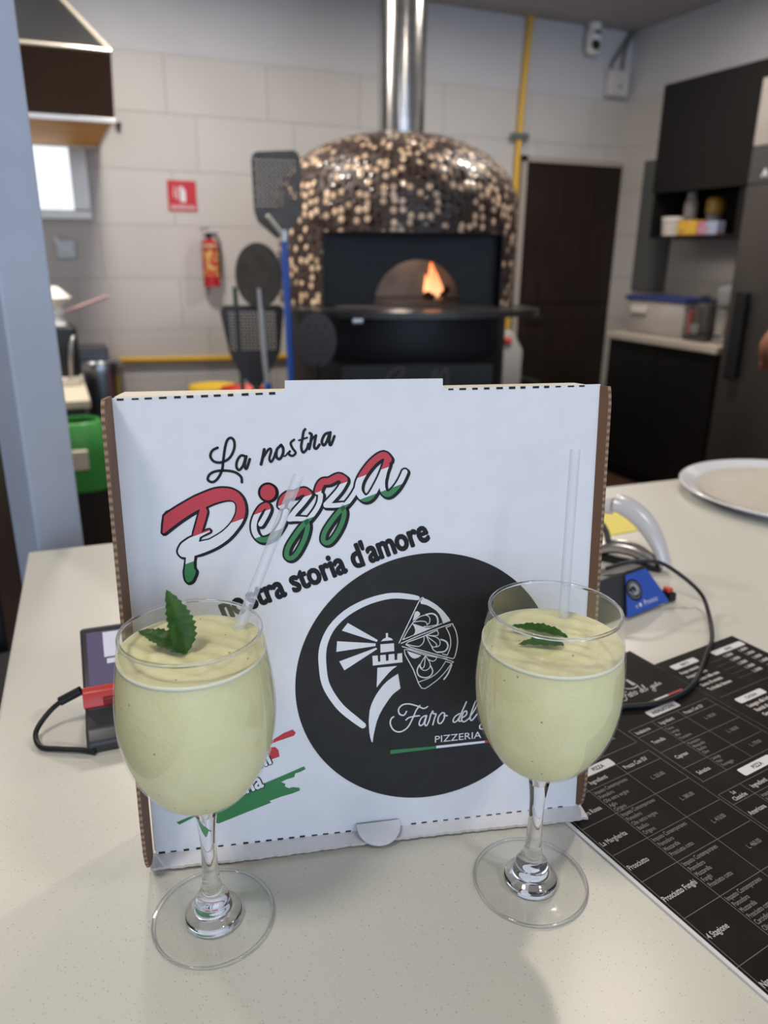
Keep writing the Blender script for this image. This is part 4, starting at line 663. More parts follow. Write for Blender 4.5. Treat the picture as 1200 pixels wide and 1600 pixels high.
for r, z in prof: grid.append([bm.verts.new((max(r, 0.0005) * math.sin(t_), -max(r, 0.0005) * math.cos(t_), z)) for t_ in ths])
for i in range(len(prof) - 1):
    for k in range(N):
        if i < 5 and k < 20: continue
        j = (k + 1) % N; t0_, t1_ = ths[k], ths[k + 1] if k + 1 < N else 2 * math.pi - th0
        f = bm.faces.new((grid[i][k], grid[i][j], grid[i + 1][j], grid[i + 1][k]))
        rm = [max(0.30, prof[i][0]), max(0.30, prof[i + 1][0])] if i > 5 else [OR, OR]
        for lp, (tt, rr, aa) in zip(f.loops, ((t0_, OR, arc[i]), (t1_, OR, arc[i]), (t1_, OR, arc[i + 1]), (t0_, OR, arc[i + 1]))): lp[uvl].uv = (tt * rr, aa)
bmesh.ops.delete(bm, geom=[v for v in bm.verts if not v.link_faces], context='VERTS'); bmesh.ops.recalc_face_normals(bm, faces=bm.faces)
link('tiled_dome', bm, mos, ov, 60)
# black mouth: soffit, jambs, back plate with arch
yc = -math.sqrt(OR * OR - HX * HX); yb = -0.36
bm = BM()
prism(bm, [[(OR * math.sin(t_), -OR * math.cos(t_)) for t_ in ths[:21]] + [(HX, yb), (-HX, yb)]], MZ1 - 0.006, MZ1)
box(bm, -HX, -HX + 0.006, yc, yb, MZ0, MZ1 - 0.006); box(bm, HX - 0.006, HX, yc, yb, MZ0, MZ1 - 0.006)
mouthm = mat('black oven front', (0.009, 0.0095, 0.0115), 0.45, Specular_IOR_Level=0.2); link('mouth_surround', bm, mouthm, ov)
archx, archw, archh = 0.035, 0.208, 0.200
ach = [(archx + archw * math.cos(R(a)), MZ0 + 0.012 + archh * math.sin(R(a))) for a in range(0, 181, 6)]
bm = BM(); prism(bm, [[(-HX, MZ0), (HX, MZ0), (HX, MZ1), (-HX, MZ1)], ach], -0.01, 0.0)
o = link('mouth_plate', bm, mouthm, ov); o.rotation_euler = (R(90), 0, 0); o.location = (0, yb, 0)
brick = noisy(mat('grey refractory brick', (0.24, 0.22, 0.205), 0.8), (0.17, 0.155, 0.145), 9)
bm = BM(); rings = []
for i in range(9):
    s = i / 8; yy_ = yb + 0.012 + 0.62 * s; k = 1.0 + 0.9 * math.sin(math.pi * 0.5 * min(1, s * 2.2)) if s < 0.46 else 1.9
    k *= math.sqrt(max(0.0, 1 - max(0, (s - 0.5) / 0.5) ** 2)) if s > 0.5 else 1
    rings.append([bm.verts.new((archx + archw * k * math.cos(R(a)), yy_, MZ0 + 0.012 + archh * (1 + (k - 1) * 0.55) * math.sin(R(a)))) for a in range(0, 181, 9)])
for A_, B_ in zip(rings, rings[1:]):
    for k in range(len(A_) - 1): bm.faces.new((A_[k], B_[k], B_[k + 1], A_[k + 1]))
link('oven_chamber', bm, brick, ov, 180)
bm = BM(); lathe(bm, [(0, MZ0 + 0.008), (0.56, MZ0 + 0.008), (0.56, MZ0 - 0.03), (0, MZ0 - 0.03)], 48); link('hearth', bm, noisy(mat('ash grey hearth', (0.09, 0.075, 0.07), 0.8), (0.05, 0.042, 0.04), 12), ov)
flm = mat('flame', (1, 0.4, 0.1), 0.5); n, l, b = nodes(flm)
tc = n.new('ShaderNodeTexCoord'); sp_ = n.new('ShaderNodeSeparateXYZ'); l.new(tc.outputs['Generated'], sp_.inputs[0]); rp = n.new('ShaderNodeValToRGB')
rp.color_ramp.elements[0].color = (1.0, 0.55, 0.28, 1); rp.color_ramp.elements[1].color = (1.0, 0.16, 0.02, 1); l.new(sp_.outputs['Z'], rp.inputs[0]); l.new(rp.outputs[0], b.inputs['Emission Color']); b.inputs['Emission Strength'].default_value = 1.6
bm = BM()
for x, y, h, w in ((0.215, 0.02, 0.205, 0.036), (0.245, 0.05, 0.140, 0.028), (0.190, 0.07, 0.13, 0.022)):
    lathe(bm, spl([(0, 0), (w * 0.8, h * 0.12), (w, h * 0.32), (w * 0.62, h * 0.62), (w * 0.25, h * 0.86), (0, h)], 4), 14, M=Matrix.Translation((x, y, MZ0 + 0.01)) @ Matrix.Rotation(R(-8), 4, 'Y'))
link('flame', bm, flm, ov, 180)
bm = BM()
for k in range(4): tube(bm, [(0.16 + 0.03 * k, -0.02 + 0.02 * k, MZ0 + 0.03), (0.26 + 0.01 * k, 0.12 - 0.02 * k, MZ0 + 0.035 + 0.01 * k)], 0.022, 10, 0)
link('burning_logs', bm, noisy(mat('charred wood', (0.03, 0.02, 0.016), 0.9), (0.10, 0.03, 0.01), 30), ov)
pl_ = bpy.data.lights.new('fire_light', 'POINT'); pl_.energy = 0.9; pl_.color = (1, 0.80, 0.66); pl_.shadow_soft_size = 0.05; po = bpy.data.objects.new('fire_light', pl_); COL.objects.link(po); po.parent = ov; po.location = (0.03, 0.05, MZ0 + 0.20)
# shelf and apron, stand
bm = BM(); lip = [(0.585 * math.sin(t_), -0.50 - 0.285 * math.cos(t_) * (1 if True else 0)) for t_ in [R(-90 + 6 * i) for i in range(31)]]
prism(bm, [lip + [(0.585, -0.30), (-0.585, -0.30)]], 1.180, 1.207); link('shelf', bm, mat('black steel shelf', (0.022, 0.022, 0.024), 0.3), ov)
bm = BM(); lathe(bm, spl([(0.585, 0.965), (0.612, 0.985), (0.62, 1.05), (0.62, 1.18)], 3), 40, a0=R(-90 - 41), a1=R(-90 + 41)); lathe(bm, [(0.620, 1.18), (0.50, 1.18), (0.50, 0.965), (0.585, 0.965)], 40, a0=R(-90 - 41), a1=R(-90 + 41)); link('front_apron', bm, blackm, ov, 40)
bm = BM()
for sx_ in (-1, 1): lathe(bm, [(0.012, 0), (0.012, 0.012), (0, 0.013)], 12, M=Matrix.Translation((sx_ * 0.012 - 0.285, -0.563 + 0.006 * sx_, 1.155)) @ Matrix.Rotation(R(90), 4, 'X')); 
link('apron_screws', bm, steel, ov)
bm = BM(); lathe(bm, [(0.0, 1.175), (0.575, 1.175), (0.575, 0.70), (0.0, 0.70)], 48); link('lower_drum', bm, mat('matt black drum', (0.010, 0.011, 0.014), 0.5), ov, 40)
for x, y in ((-0.40, -0.36), (0.40, -0.36), (-0.40, 0.36), (0.40, 0.36)):
    bm = BM(); box(bm, x - 0.04, x + 0.04, y - 0.04, y + 0.04, 0, 0.72, 0.004); link('leg', bm, blackm, ov)
bm = BM(); box(bm, -0.36, 0.36, -0.578, -0.572, 0.705, 0.955, 0.002); link('name_panel', bm, mat('dark navy panel', (0.012, 0.013, 0.017), 0.4), ov)
bm = BM(); ribbon(bm, [(-0.12, 0.86), (-0.15, 0.90), (-0.10, 0.945), (-0.07, 0.93), (-0.12, 0.87), (-0.06, 0.86), (-0.03, 0.885), (-0.01, 0.86), (0.02, 0.885), (0.03, 0.86)], 0.006, 0); ribbon(bm, [(0.05, 0.86), (0.08, 0.935), (0.09, 0.88), (0.13, 0.94), (0.14, 0.86)], 0.006, 0)
o = link('script_mark', bm, mat('dull grey script', (0.10, 0.10, 0.105), 0.5), bpy.data.objects['name_panel']); o.rotation_euler = (R(90), 0, 0); o.location = (0, -0.5785, 0)
# flue
fp_ = thing('flue_pipe', 'tall round stainless flue pipe rising from the tiled oven to the ceiling', 'flue', (1.735, 3.86, 0), R(-20))
bm = BM(); lathe(bm, [(0.118, 2.0), (0.118, 2.94)], 56); link('pipe', bm, noisy(mat('polished stainless flue', (0.56, 0.55, 0.54), 0.20, 1.0), (0.50, 0.49, 0.48), 3, stretch=(1, 1, 12)), fp_, 60)
bm = BM(); lathe(bm, [(0.118, 2.0), (0.124, 2.0), (0.124, 2.02), (0.118, 2.02)], 56); link('collar', bm, steel, fp_)

# ================================================================ PEELS BESIDE THE OVEN
peelm = noisy(mat('dark anodised aluminium', (0.065, 0.062, 0.056), 0.5, 0.5), (0.09, 0.085, 0.078), 20)
alu = mat('grey aluminium tube', (0.36, 0.36, 0.37), 0.32, 0.8); blueh = mat('blue handle', (0.025, 0.10, 0.44), 0.35); greenh = mat('dark green handle', (0.02, 0.10, 0.07), 0.45)
def perforated(bm, outline, holes, t_, M):
    k0 = len(bm.verts); prism(bm, [outline] + holes, -t_ / 2, t_ / 2); bm.verts.ensure_lookup_table(); bmesh.ops.transform(bm, matrix=M, verts=bm.verts[k0:])
def slots(x0, x1, y0, y1, nx, ny, w, h, off=True):
    out = []
    for j in range(ny):
        for i in range(nx):
            cx = x0 + (x1 - x0) * (i + (0.5 if not off or j % 2 else 0.25) + 0.0) / nx + (0 if not off else 0.0); cy = y0 + (y1 - y0) * (j + 0.5) / ny
            out.append([(cx - w / 2, cy - h / 2), (cx + w / 2, cy - h / 2), (cx + w / 2, cy + h / 2), (cx - w / 2, cy + h / 2)])
    return out
UPR = Matrix.Rotation(R(90), 4, 'X')
ps = thing('pizza_peel', 'big square perforated pizza peel standing highest, blade up, left of the oven', 'peel', (0.905, 3.22, 0), R(-9), 'pizza peels by the oven')
bm = BM(); perforated(bm, [(-0.012, 1.50), (0.02, 1.50), (0.072, 1.56), (0.096, 1.62)] + [(0.094, 1.80), (0.086, 1.822), (0.07, 1.832), (-0.078, 1.822), (-0.095, 1.812), (-0.102, 1.79), (-0.099, 1.60), (-0.085, 1.56)], slots(-0.088, 0.082, 1.615, 1.80, 9, 11, 0.0085, 0.007), 0.004, UPR); link('blade', bm, peelm, ps)
bm = BM(); tube(bm, [(0.018, 0.008, 1.515), (0.04, 0.014, 0.9), (0.075, 0.02, 0.01)], 0.013, 12, 4); link('handle', bm, alu, ps, 60)
ob = thing('oven_brush', 'oven brush with blue pole and silver bent head, left of the oven', 'brush', (0.905, 3.15, 0), R(-9))
bm = BM(); tube(bm, [(0.000, 0, 1.495), (0.012, 0, 0.9), (0.035, 0, 0.01)], 0.0145, 14, 4); link('pole', bm, blueh, ob, 60)
bm = BM(); tube(bm, [(0, 0, 1.487), (0, 0, 1.53)], 0.0165, 14, 0); link('ferrule', bm, mat('pale ferrule', (0.55, 0.56, 0.58), 0.3, 0.5), ob, 60)
bm = BM(); tube(bm, [(-0.006, -0.004, 1.512), (-0.066, -0.02, 1.583)], 0.0085, 12, 0); link('head_bar', bm, mat('ivory bar', (0.62, 0.58, 0.50), 0.4), ob, 60)
ps = thing('pizza_peel', 'round turning peel with blue grip, blade up at mid height', 'peel', (0.815, 3.24, 0), R(-38), 'pizza peels by the oven')
bm = BM(); perforated(bm, circ(0, 1.352, 0.105, 0.130, 48), [], 0.005, UPR); link('blade', bm, peelm, ps)
bm = BM(); tube(bm, [(0.0, 0.006, 1.30), (0.012, 0.006, 1.0), (0.022, 0.006, 0.90)], 0.0115, 12, 4); link('handle', bm, mat('pale grey tube', (0.45, 0.45, 0.47), 0.35, 0.3), ps, 60)
bm = BM(); tube(bm, [(0.022, 0.006, 0.905), (0.045, 0.006, 0.01)], 0.0145, 12, 0); link('grip', bm, blueh, ps, 60)
ps = thing('pizza_peel', 'dark perforated peel with wide square shoulders, standing lowest at far left', 'peel', (0.815, 3.36, 0), R(-9), 'pizza peels by the oven')
bm = BM(); perforated(bm, [(-0.012, 0.86), (0.012, 0.86), (0.06, 0.93), (0.112, 1.02), (0.135, 1.20), (0.128, 1.218), (0.112, 1.225), (-0.118, 1.225), (-0.137, 1.216), (-0.142, 1.195), (-0.112, 1.02), (-0.07, 0.93)], slots(-0.105, 0.100, 1.03, 1.20, 13, 13, 0.0085, 0.0065), 0.004, UPR); link('blade', bm, mat('blackened mesh steel', (0.055, 0.052, 0.050), 0.5, 0.5), ps)
bm = BM(); tube(bm, [(0.0, 0.006, 0.885), (0.0, 0.006, 0.01)], 0.012, 12, 0); link('handle', bm, greenh, ps, 60)
mp_ = BM(); tube(mp_, [(0.752, 3.42, 1.30), (0.79, 3.42, 0.01)], 0.0105, 12, 0); tag(link('broom_pole', mp_, greenh, None, 60), 'dark green pole standing behind the dark perforated peel', 'pole')
ps = thing('pizza_peel', 'small dark round peel leaning right against the oven\'s black base', 'peel', (1.020, 3.10, 0), R(-17), 'pizza peels by the oven')
bm = BM(); perforated(bm, circ(0, 1.095, 0.082, 0.113, 48), [circ(0.034 * i - 0.017 * (j % 2), 1.095 + 0.03 * j, 0.005, n=8) for i in (-1, 0, 1) for j in (-2, -1, 0, 1, 2)], 0.005, UPR); link('blade', bm, mat('dark round blade', (0.045, 0.043, 0.042), 0.45, 0.5), ps)
bm = BM(); tube(bm, [(0.0, 0.006, 1.0), (-0.008, 0.006, 0.5), (-0.010, 0.006, 0.01)], 0.0115, 12, 2); link('handle', bm, black, ps, 60)
pk = thing('peel_rack', 'black floor rack holding the peels, mostly hidden behind the box', 'rack', (0.9, 3.29, 0), R(-9))
bm = BM(); box(bm, -0.24, 0.26, -0.20, 0.16, 0.0, 0.008, 0.002); link('base_plate', bm, blackm, pk)
bm = BM(); tube(bm, [(0, 0.145, 0.008), (0, 0.145, 0.80)], 0.014, 10, 0); tube(bm, [(-0.22, 0.145, 0.78), (0.25, 0.145, 0.78)], 0.008, 10, 0); link('frame', bm, blackm, pk, 60)

# ================================================================ BACK WALL FITTINGS
gp = thing('gas_pipe', 'yellow vertical gas pipe on the back wall between oven and brown door', 'pipe', (3.13, 4.965, 0))
bm = BM(); tube(bm, [(0.035, 0, 2.94), (0.0, 0, 2.1), (0.0, 0, 0.6)], 0.021, 14, 4); link('tube', bm, yellow, gp, 60)
bm = BM(); box(bm, -0.075, 0.065, -0.03, -0.005, 2.195, 2.235, 0.004); link('clamp', bm, mat('grey green clamp', (0.12, 0.14, 0.13), 0.5), gp)
bm = BM(); tube(bm, [(-0.4, 4.97, 0.83), (0.33, 4.97, 0.805), (1.10, 4.97, 0.785), (2.4, 4.97, 0.77)], 0.020, 12, 3); tag(link('gas_pipe', bm, yellow, None, 60), 'yellow gas pipe running horizontally low along the back wall', 'pipe')
# extinguisher
ex = thing('fire_extinguisher', 'small red fire extinguisher hanging on the white block wall', 'fire extinguisher', (0.945, 4.93, 1.245))
bm = BM(); lathe(bm, spl([(0.0, 0.0), (0.046, 0.002), (0.050, 0.012), (0.050, 0.225), (0.044, 0.252), (0.022, 0.268), (0.016, 0.272), (0.0, 0.272)], 3), 32); link('cylinder', bm, mat('red extinguisher paint', (0.42, 0.012, 0.016), 0.3), ex, 60)
bm = BM(); lathe(bm, [(0.0507, 0.055), (0.0507, 0.205)], 24, a0=R(-150), a1=R(-30)); lab = link('label', bm, noisy(mat('printed yellow and red label', (0.62, 0.42, 0.12), 0.5), (0.50, 0.07, 0.04), 26, 0.48, 0.52), ex, 60)
bm = BM(); lathe(bm, [(0.0506, 0.222), (0.0512, 0.222), (0.0512, 0.236), (0.049, 0.238)], 32); link('collar', bm, mat('pale collar', (0.5, 0.40, 0.25), 0.5), ex)
bm = BM(); lathe(bm, [(0.0, 0.268), (0.017, 0.268), (0.017, 0.305), (0.0, 0.305)], 16); box(bm, -0.012, 0.055, -0.010, 0.010, 0.298, 0.306, 0.002); box(bm, -0.008, 0.048, -0.008, 0.008, 0.325, 0.332, 0.002, M=Matrix.Rotation(R(-8), 4, 'Y')); lathe(bm, [(0, 0.0), (0.014, 0.0), (0.014, 0.010), (0, 0.010)], 14, M=Matrix.Translation((-0.018, -0.01, 0.29)) @ Matrix.Rotation(R(90), 4, 'X')); link('valve', bm, black, ex)
bm = BM(); tube(bm, [(0.020, -0.004, 0.29), (0.052, -0.006, 0.27), (0.060, -0.01, 0.20), (0.054, -0.02, 0.10), (0.053, -0.02, 0.05)], 0.007, 10, 5); link('hose', bm, black, ex, 180)
bm = BM(); box(bm, -0.03, 0.03, 0.045, 0.07, 0.17, 0.26); link('wall_bracket', bm, blackm, ex)
sg_ = thing('safety_sign', 'square red extinguisher sign on the wall above the fire extinguisher', 'sign', (0.811, 4.996, 1.757))
bm = BM(); box(bm, -0.085, 0.085, -0.004, 0.003, -0.085, 0.085, 0.002); link('panel', bm, mat('red sign', (0.50, 0.02, 0.035), 0.45), sg_)
bm = BM(); poly(bm, [rrect(-0.012, 0.020, -0.035, 0.035, 0.009)], 0); poly(bm, [[(0.0, 0.035), (0.008, 0.035), (0.010, 0.05), (-0.02, 0.052), (-0.02, 0.046), (0.0, 0.044)]], 0); ribbon(bm, [(-0.006, 0.045), (-0.026, 0.03), (-0.030, 0.0), (-0.026, -0.02)], 0.007, 0); ribbon(bm, [(-0.042, 0.05), (-0.048, 0.02), (-0.044, -0.01)], 0.005, 0); text(bm, 'EXTINTOR', 0, -0.075, 0.031, 0, 0, 'CENTER', bold=0.0006, fit=None, sx=0.92)
o = link('pictogram', bm, mwhite, sg_); o.rotation_euler = (R(90), 0, 0); o.location = (0, -0.0046, 0)
so = thing('wall_socket', 'clear covered electrical socket on the wall under the window', 'socket', (0.125, 4.995, 1.45))
bm = BM(); box(bm, -0.055, 0.055, -0.03, 0.004, -0.055, 0.05, 0.008); link('cover', bm, mat('translucent grey cover', (0.48, 0.52, 0.53), 0.12), so)
bm = BM(); box(bm, -0.03, 0.035, -0.036, -0.029, -0.03, 0.03, 0.004); link('faceplate', bm, mat('pale face plate', (0.58, 0.62, 0.64), 0.3), so); bm = BM(); tube(bm, [(-0.045, -0.02, 0.055), (-0.05, -0.035, 0.052)], 0.016, 12, 0); link('knob', bm, white, so)
bm = BM(); tube(bm, [(0.48, 5.002, 2.115), (0.48, 4.955, 2.115)], 0.016, 14, 0); tag(link('wall_button', bm, black, None, 60), 'small black round button on the wall right of the extractor hood', 'button')
sc = thing('security_camera', 'white security camera under the ceiling above the brown door', 'camera', (3.66, 4.93, 2.86))
bm = BM(); lathe(bm, [(0, 0.08), (0.045, 0.08), (0.048, 0.055), (0.035, 0.02), (0.0, 0.02)], 24); link('mount', bm, white, sc, 50)
bm = BM(); lathe(bm, spl([(0, -0.11), (0.035, -0.105), (0.052, -0.075), (0.052, 0.02), (0.044, 0.04), (0, 0.045)], 3), 28); link('housing', bm, white, sc, 60)
bm = BM(); M_ = Matrix.Translation((-0.012, -0.045, -0.055)) @ Matrix.Rotation(R(80), 4, 'X'); lathe(bm, spl([(0, 0.020), (0.018, 0.018), (0.031, 0.008), (0.034, 0.0)], 3), 24, M=M_); link('lens', bm, mat('black lens', (0.01, 0.01, 0.013), 0.08), sc, 60)
bm = BM(); box(bm, -0.032, 0.018, -0.056, -0.046, 0.010, 0.030, 0.003); link('sensor_window', bm, black, sc)
rt_ = thing('junction_box', 'white wall box with two grey conduits in the upper right corner', 'junction box', (3.915, 4.995, 2.60))
bm = BM(); box(bm, -0.09, 0.085, -0.075, 0.004, -0.085, 0.085, 0.015, 3); link('case', bm, mat('off white case', (0.55, 0.53, 0.51), 0.4), rt_); bm = BM(); lathe(bm, [(0, 0), (0.012, 0), (0.012, 0.006), (0, 0.006)], 14, M=Matrix.Translation((0, -0.075, -0.02)) @ Matrix.Rotation(R(90), 4, 'X')); link('lock', bm, alu, rt_)
for p in ([(-0.05, -0.03, 0.08), (-0.05, -0.03, 0.13), (0.0, -0.03, 0.20), (0.10, -0.02, 0.345)], [(0.045, -0.03, 0.08), (0.045, -0.03, 0.15), (0.06, -0.03, 0.24), (0.115, -0.04, 0.345)]):
    bm = BM(); tube(bm, p, 0.012, 10, 5); link('conduit', bm, mat('grey conduit', (0.16, 0.155, 0.155), 0.5), rt_, 60)

# ================================================================ LEFT BACKGROUND
hd = thing('extractor_hood', 'polished steel extractor hood over the left kitchen corner', 'extractor hood', (0, 0, 0))
hm_ = mat('mirror steel', (0.36, 0.375, 0.39), 0.17, 1.0)
bm = BM(); x0, x1, y0, y1, zb, zf, zt = -1.5, 0.368, 3.965, 4.995, 2.0, 2.245, 2.90
lo = [(x0, y0, zb), (x1, y0, zb), (x1, y1, zb), (x0, y1, zb)]; mid = [(x0, y0 - 0.13, zf), (x1, y0 - 0.13, zf), (x1, y1, zf), (x0, y1, zf)]; hi = [(-1.2, 4.5, zt), (-0.10, 4.5, zt), (-0.10, y1, zt), (-1.2, y1, zt)]
L_ = [[bm.verts.new(p) for p in q] for q in (lo, mid, hi)]
for A_, B_ in zip(L_, L_[1:]):
    for k in range(4): bm.faces.new((A_[k], A_[(k + 1) % 4], B_[(k + 1) % 4], B_[k]))
bm.faces.new(L_[2]); bmesh.ops.subdivide_edges(bm, edges=list(bm.edges), cuts=6, use_grid_fill=True)
random.seed(11)
for v in bm.verts:
    if 3.99 > v.co.y and zb + .01 < v.co.z < zf - .01: v.co.y += 0.004 * math.sin(v.co.x * 9) * math.sin((v.co.z - zb) * 14)
link('canopy', bm, hm_, hd, 30)
bm = BM(); tube(bm, [(x0, y0 - 0.134, zf), (x1, y0 - 0.134, zf)], 0.008, 10, 0); tube(bm, [(x1, y0 - 0.134, zf), (-0.10, 4.5, zt)], 0.008, 10, 0); link('streak_strips', bm, mat('bright reflected streak strip', (0.85, 0.76, 0.62), 0.25, 0.8), hd, 60)  # strips added along the folds to give the bright reflected streak
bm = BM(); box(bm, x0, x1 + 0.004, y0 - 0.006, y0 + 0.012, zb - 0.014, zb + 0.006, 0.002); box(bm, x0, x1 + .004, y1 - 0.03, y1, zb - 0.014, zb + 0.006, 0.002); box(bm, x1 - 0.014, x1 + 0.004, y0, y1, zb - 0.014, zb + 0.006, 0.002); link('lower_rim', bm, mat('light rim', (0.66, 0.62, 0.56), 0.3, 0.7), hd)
bm = BM(); box(bm, x0, x1 - 0.014, y0 + 0.012, y1 - 0.03, zb - 0.004, zb); link('hood_underside', bm, noisy(mat('underside with painted amber reflection', (0.78, 0.38, 0.015), 0.6), (0.62, 0.28, 0.012), 5), hd)  # steel underside, the warm light it reflects is painted in as amber
tb = thing('work_table', 'cream topped work table low at the left behind the grey post', 'table', (-0.35, 3.85, 0))
bm = BM(); box(bm, -0.6, 0.462, -0.38, 0.40, 0.80, 0.835, 0.004); link('table_top', bm, mat('cream table top', (0.62, 0.55, 0.42), 0.5), tb)
bm = BM(); box(bm, -0.55, 0.44, -0.36, 0.38, 0.06, 0.80); link('cupboard', bm, mat('dark under cupboard', (0.03, 0.028, 0.027), 0.5), tb)
for sx_ in (-0.52, 0.40):
    for sy_ in (-0.36, 0.36): bm = BM(); lathe(bm, [(0, 0), (0.02, 0), (0.02, 0.06), (0, 0.06)], 10, M=Matrix.Translation((sx_, sy_, 0))); link('leg', bm, steel, tb)
gm = thing('coffee_grinder', 'black and white upright machine on the cream table beside the grey post', 'machine', (0.025, 3.95, 0.835))
gm.scale = (0.95, 0.95, 0.80)
bm = BM(); box(bm, -0.10, 0.075, -0.10, 0.12, 0.0, 0.055, 0.012); link('base', bm, mat('cream base', (0.6, 0.56, 0.48), 0.4), gm)
bm = BM(); box(bm, -0.09, 0.080, -0.09, 0.10, 0.055, 0.345, 0.02, 3); link('motor_body', bm, black, gm, 40)
bm = BM(); tube(bm, [(0.03, -0.095, 0.06), (0.038, -0.11, 0.16), (0.05, -0.11, 0.25), (0.065, -0.10, 0.29)], [0.008, 0.012, 0.012, 0.009], 10, 5); link('spout', bm, alu, gm, 60)
bm = BM(); lathe(bm, [(0, 0.345), (0.045, 0.345), (0.032, 0.38), (0.032, 0.405), (0.042, 0.41), (0.042, 0.43), (0.0, 0.43)], 20); link('neck', bm, white, gm, 40)
bm = BM(); lathe(bm, [(0, 0.43), (0.028, 0.43), (0.03, 0.455), (0.075, 0.50), (0.05, 0.53), (0.02, 0.56), (0, 0.565)], 24); link('hopper', bm, mat('white hopper', (0.74, 0.70, 0.64), 0.4), gm, 60)
bm = BM(); tube(bm, [(0.05, -0.03, 0.425), (0.245, -0.05, 0.508)], 0.010, 10, 0); link('lever', bm, mat('dusty pink lever', (0.36, 0.23, 0.22), 0.5), gm, 60)
sm_ = thing('dough_sheeter', 'rounded stainless machine standing left of the yellow pipe', 'machine', (0.208, 4.42, 0))
bm = BM(); lathe(bm, spl([(0.0, 0.89), (0.09, 0.888), (0.115, 0.87), (0.122, 0.80), (0.128, 0.55), (0.118, 0.40)], 4), 36); link('drum', bm, mat('blue grey stainless', (0.34, 0.37, 0.42), 0.25, 1.0), sm_, 60)
bm = BM(); box(bm, -0.115, 0.055, -0.03, 0.13, 0.885, 0.955, 0.012); link('lid_block', bm, mat('dark steel block', (0.10, 0.11, 0.13), 0.35, 0.6), sm_)
bm = BM(); lathe(bm, [(0.0, 0.4), (0.10, 0.4), (0.13, 0.02), (0.13, 0.0), (0, 0)], 30); link('pedestal', bm, dgrey, sm_, 40)
gb = thing('waste_bin', 'green rimmed bin seen between the grey post and the box', 'bin', (0.045, 3.10, 0))
gm_ = mat('bright green plastic', (0.04, 0.28, 0.05), 0.4)
bm = BM(); lathe(bm, [(0, 0), (0.10, 0.0), (0.115, 0.58), (0.110, 0.58), (0.095, 0.02), (0, 0.02)], 36); link('bucket', bm, mat('dark bin body', (0.012, 0.013, 0.013), 0.5), gb, 60)
bm = BM(); lathe(bm, spl([(0.122, 0.57), (0.124, 0.64), (0.118, 0.74), (0.085, 0.82), (0.075, 0.825), (0.078, 0.80), (0.106, 0.73), (0.112, 0.60)], 3), 40); link('swing_rim', bm, gm_, gb, 60)
bm = BM(); box(bm, -0.035, 0.02, -0.135, -0.09, 0.66, 0.735, 0.004); link('label_clip', bm, mat('cream clip', (0.6, 0.55, 0.45), 0.5), gb)
bm = BM(); box(bm, -1.6, -0.16, 1.55, 2.1, 0, 1.06, 0.006); bc = link('low_cabinet', bm, mat('black cabinet', (0.008, 0.009, 0.012), 0.45)); tag(bc, 'black low cabinet at the left edge beyond the counter end', 'cabinet')
bm = BM(); box(bm, -1.0, -0.14, 0.2, 1.5, 0, 0.70, 0.006); tag(link('bar_fridge', bm, mat('black fridge front', (0.010, 0.011, 0.014), 0.4)), 'black low unit left of the counter end, at the photo\'s lower left edge', 'cabinet')
bm = BM(); lathe(bm, spl([(0, 0), (0.13, 0.0), (0.14, 0.66), (0.10, 0.70), (0, 0.705)], 3), 30); o = link('tall_bin', bm, mat('yellow bin plastic', (0.70, 0.46, 0.03), 0.45), None, 60); o.location = (0.80, 4.35, 0); tag(o, 'yellow topped bin peeking over the box at the left, below the pipe', 'bin')
bm = BM(); lathe(bm, spl([(0, 0), (0.10, 0.0), (0.11, 0.745), (0.08, 0.772), (0, 0.775)], 3), 30); o = link('tall_bin', bm, mat('red bin plastic', (0.55, 0.05, 0.04), 0.45), None, 60); o.location = (0.83, 3.72, 0); tag(o, 'red topped bin peeking over the box below the peels', 'bin')

# ================================================================ RIGHT BACKGROUND
bm = BM()
wm = thing('slush_machine', 'pale grey machine standing right of the oven base, red button on its side', 'machine', (2.70, 4.33, 0), R(-14))
bm = BM(); hull(bm, [(x, y, z) for x, y, z in ((-0.10, -0.12, 0.62), (0.10, -0.12, 0.62), (0.10, 0.2, 0.62), (-0.10, 0.2, 0.62), (-0.10, -0.12, 0.86), (0.10, -0.12, 0.86), (0.10, 0.2, 0.86), (-0.10, 0.2, 0.86), (-0.085, -0.08, 0.98), (0.04, -0.08, 0.98), (0.04, 0.15, 0.98), (-0.085, 0.15, 0.98))]); bevel_all(bm, 0.012, 3); link('housing', bm, mat('pale grey housing', (0.42, 0.40, 0.37), 0.4), wm, 40)
bm = BM(); box(bm, -0.09, 0.09, -0.11, 0.19, 0, 0.62); link('stand', bm, mat('dull grey stand', (0.12, 0.11, 0.11), 0.5), wm)
bm = BM(); lathe(bm, spl([(0, 0.03), (0.02, 0.028), (0.028, 0.01), (0.028, 0)], 3), 16, M=Matrix.Translation((-0.0, -0.105, 0.915)) @ Matrix.Rotation(R(65), 4, 'X')); link('red_button', bm, redp, wm, 60)
so_ = BM(); tube(so_, [(2.86, 4.45, 0.66), (3.05, 4.40, 0.60)], 0.02, 10, 0); lathe(so_, [(0, 0), (0.15, 0.0), (0.15, 0.56), (0, 0.56)], 24, M=Matrix.Translation((2.98, 4.45, 0.0))); tag(link('step_bin', so_, mat('dark steel bin', (0.05, 0.045, 0.045), 0.35, 0.6), None, 60), 'dark metal bin low in front of the brown door', 'bin')
blk = mat('matt black cabinet', (0.008, 0.0075, 0.0075), 0.5, Specular_IOR_Level=0.2)
uc = thing('wall_cabinet', 'black wall cabinet with open bottom shelf, high on the right wall', 'cabinet', (3.70, 4.2, 1.55))
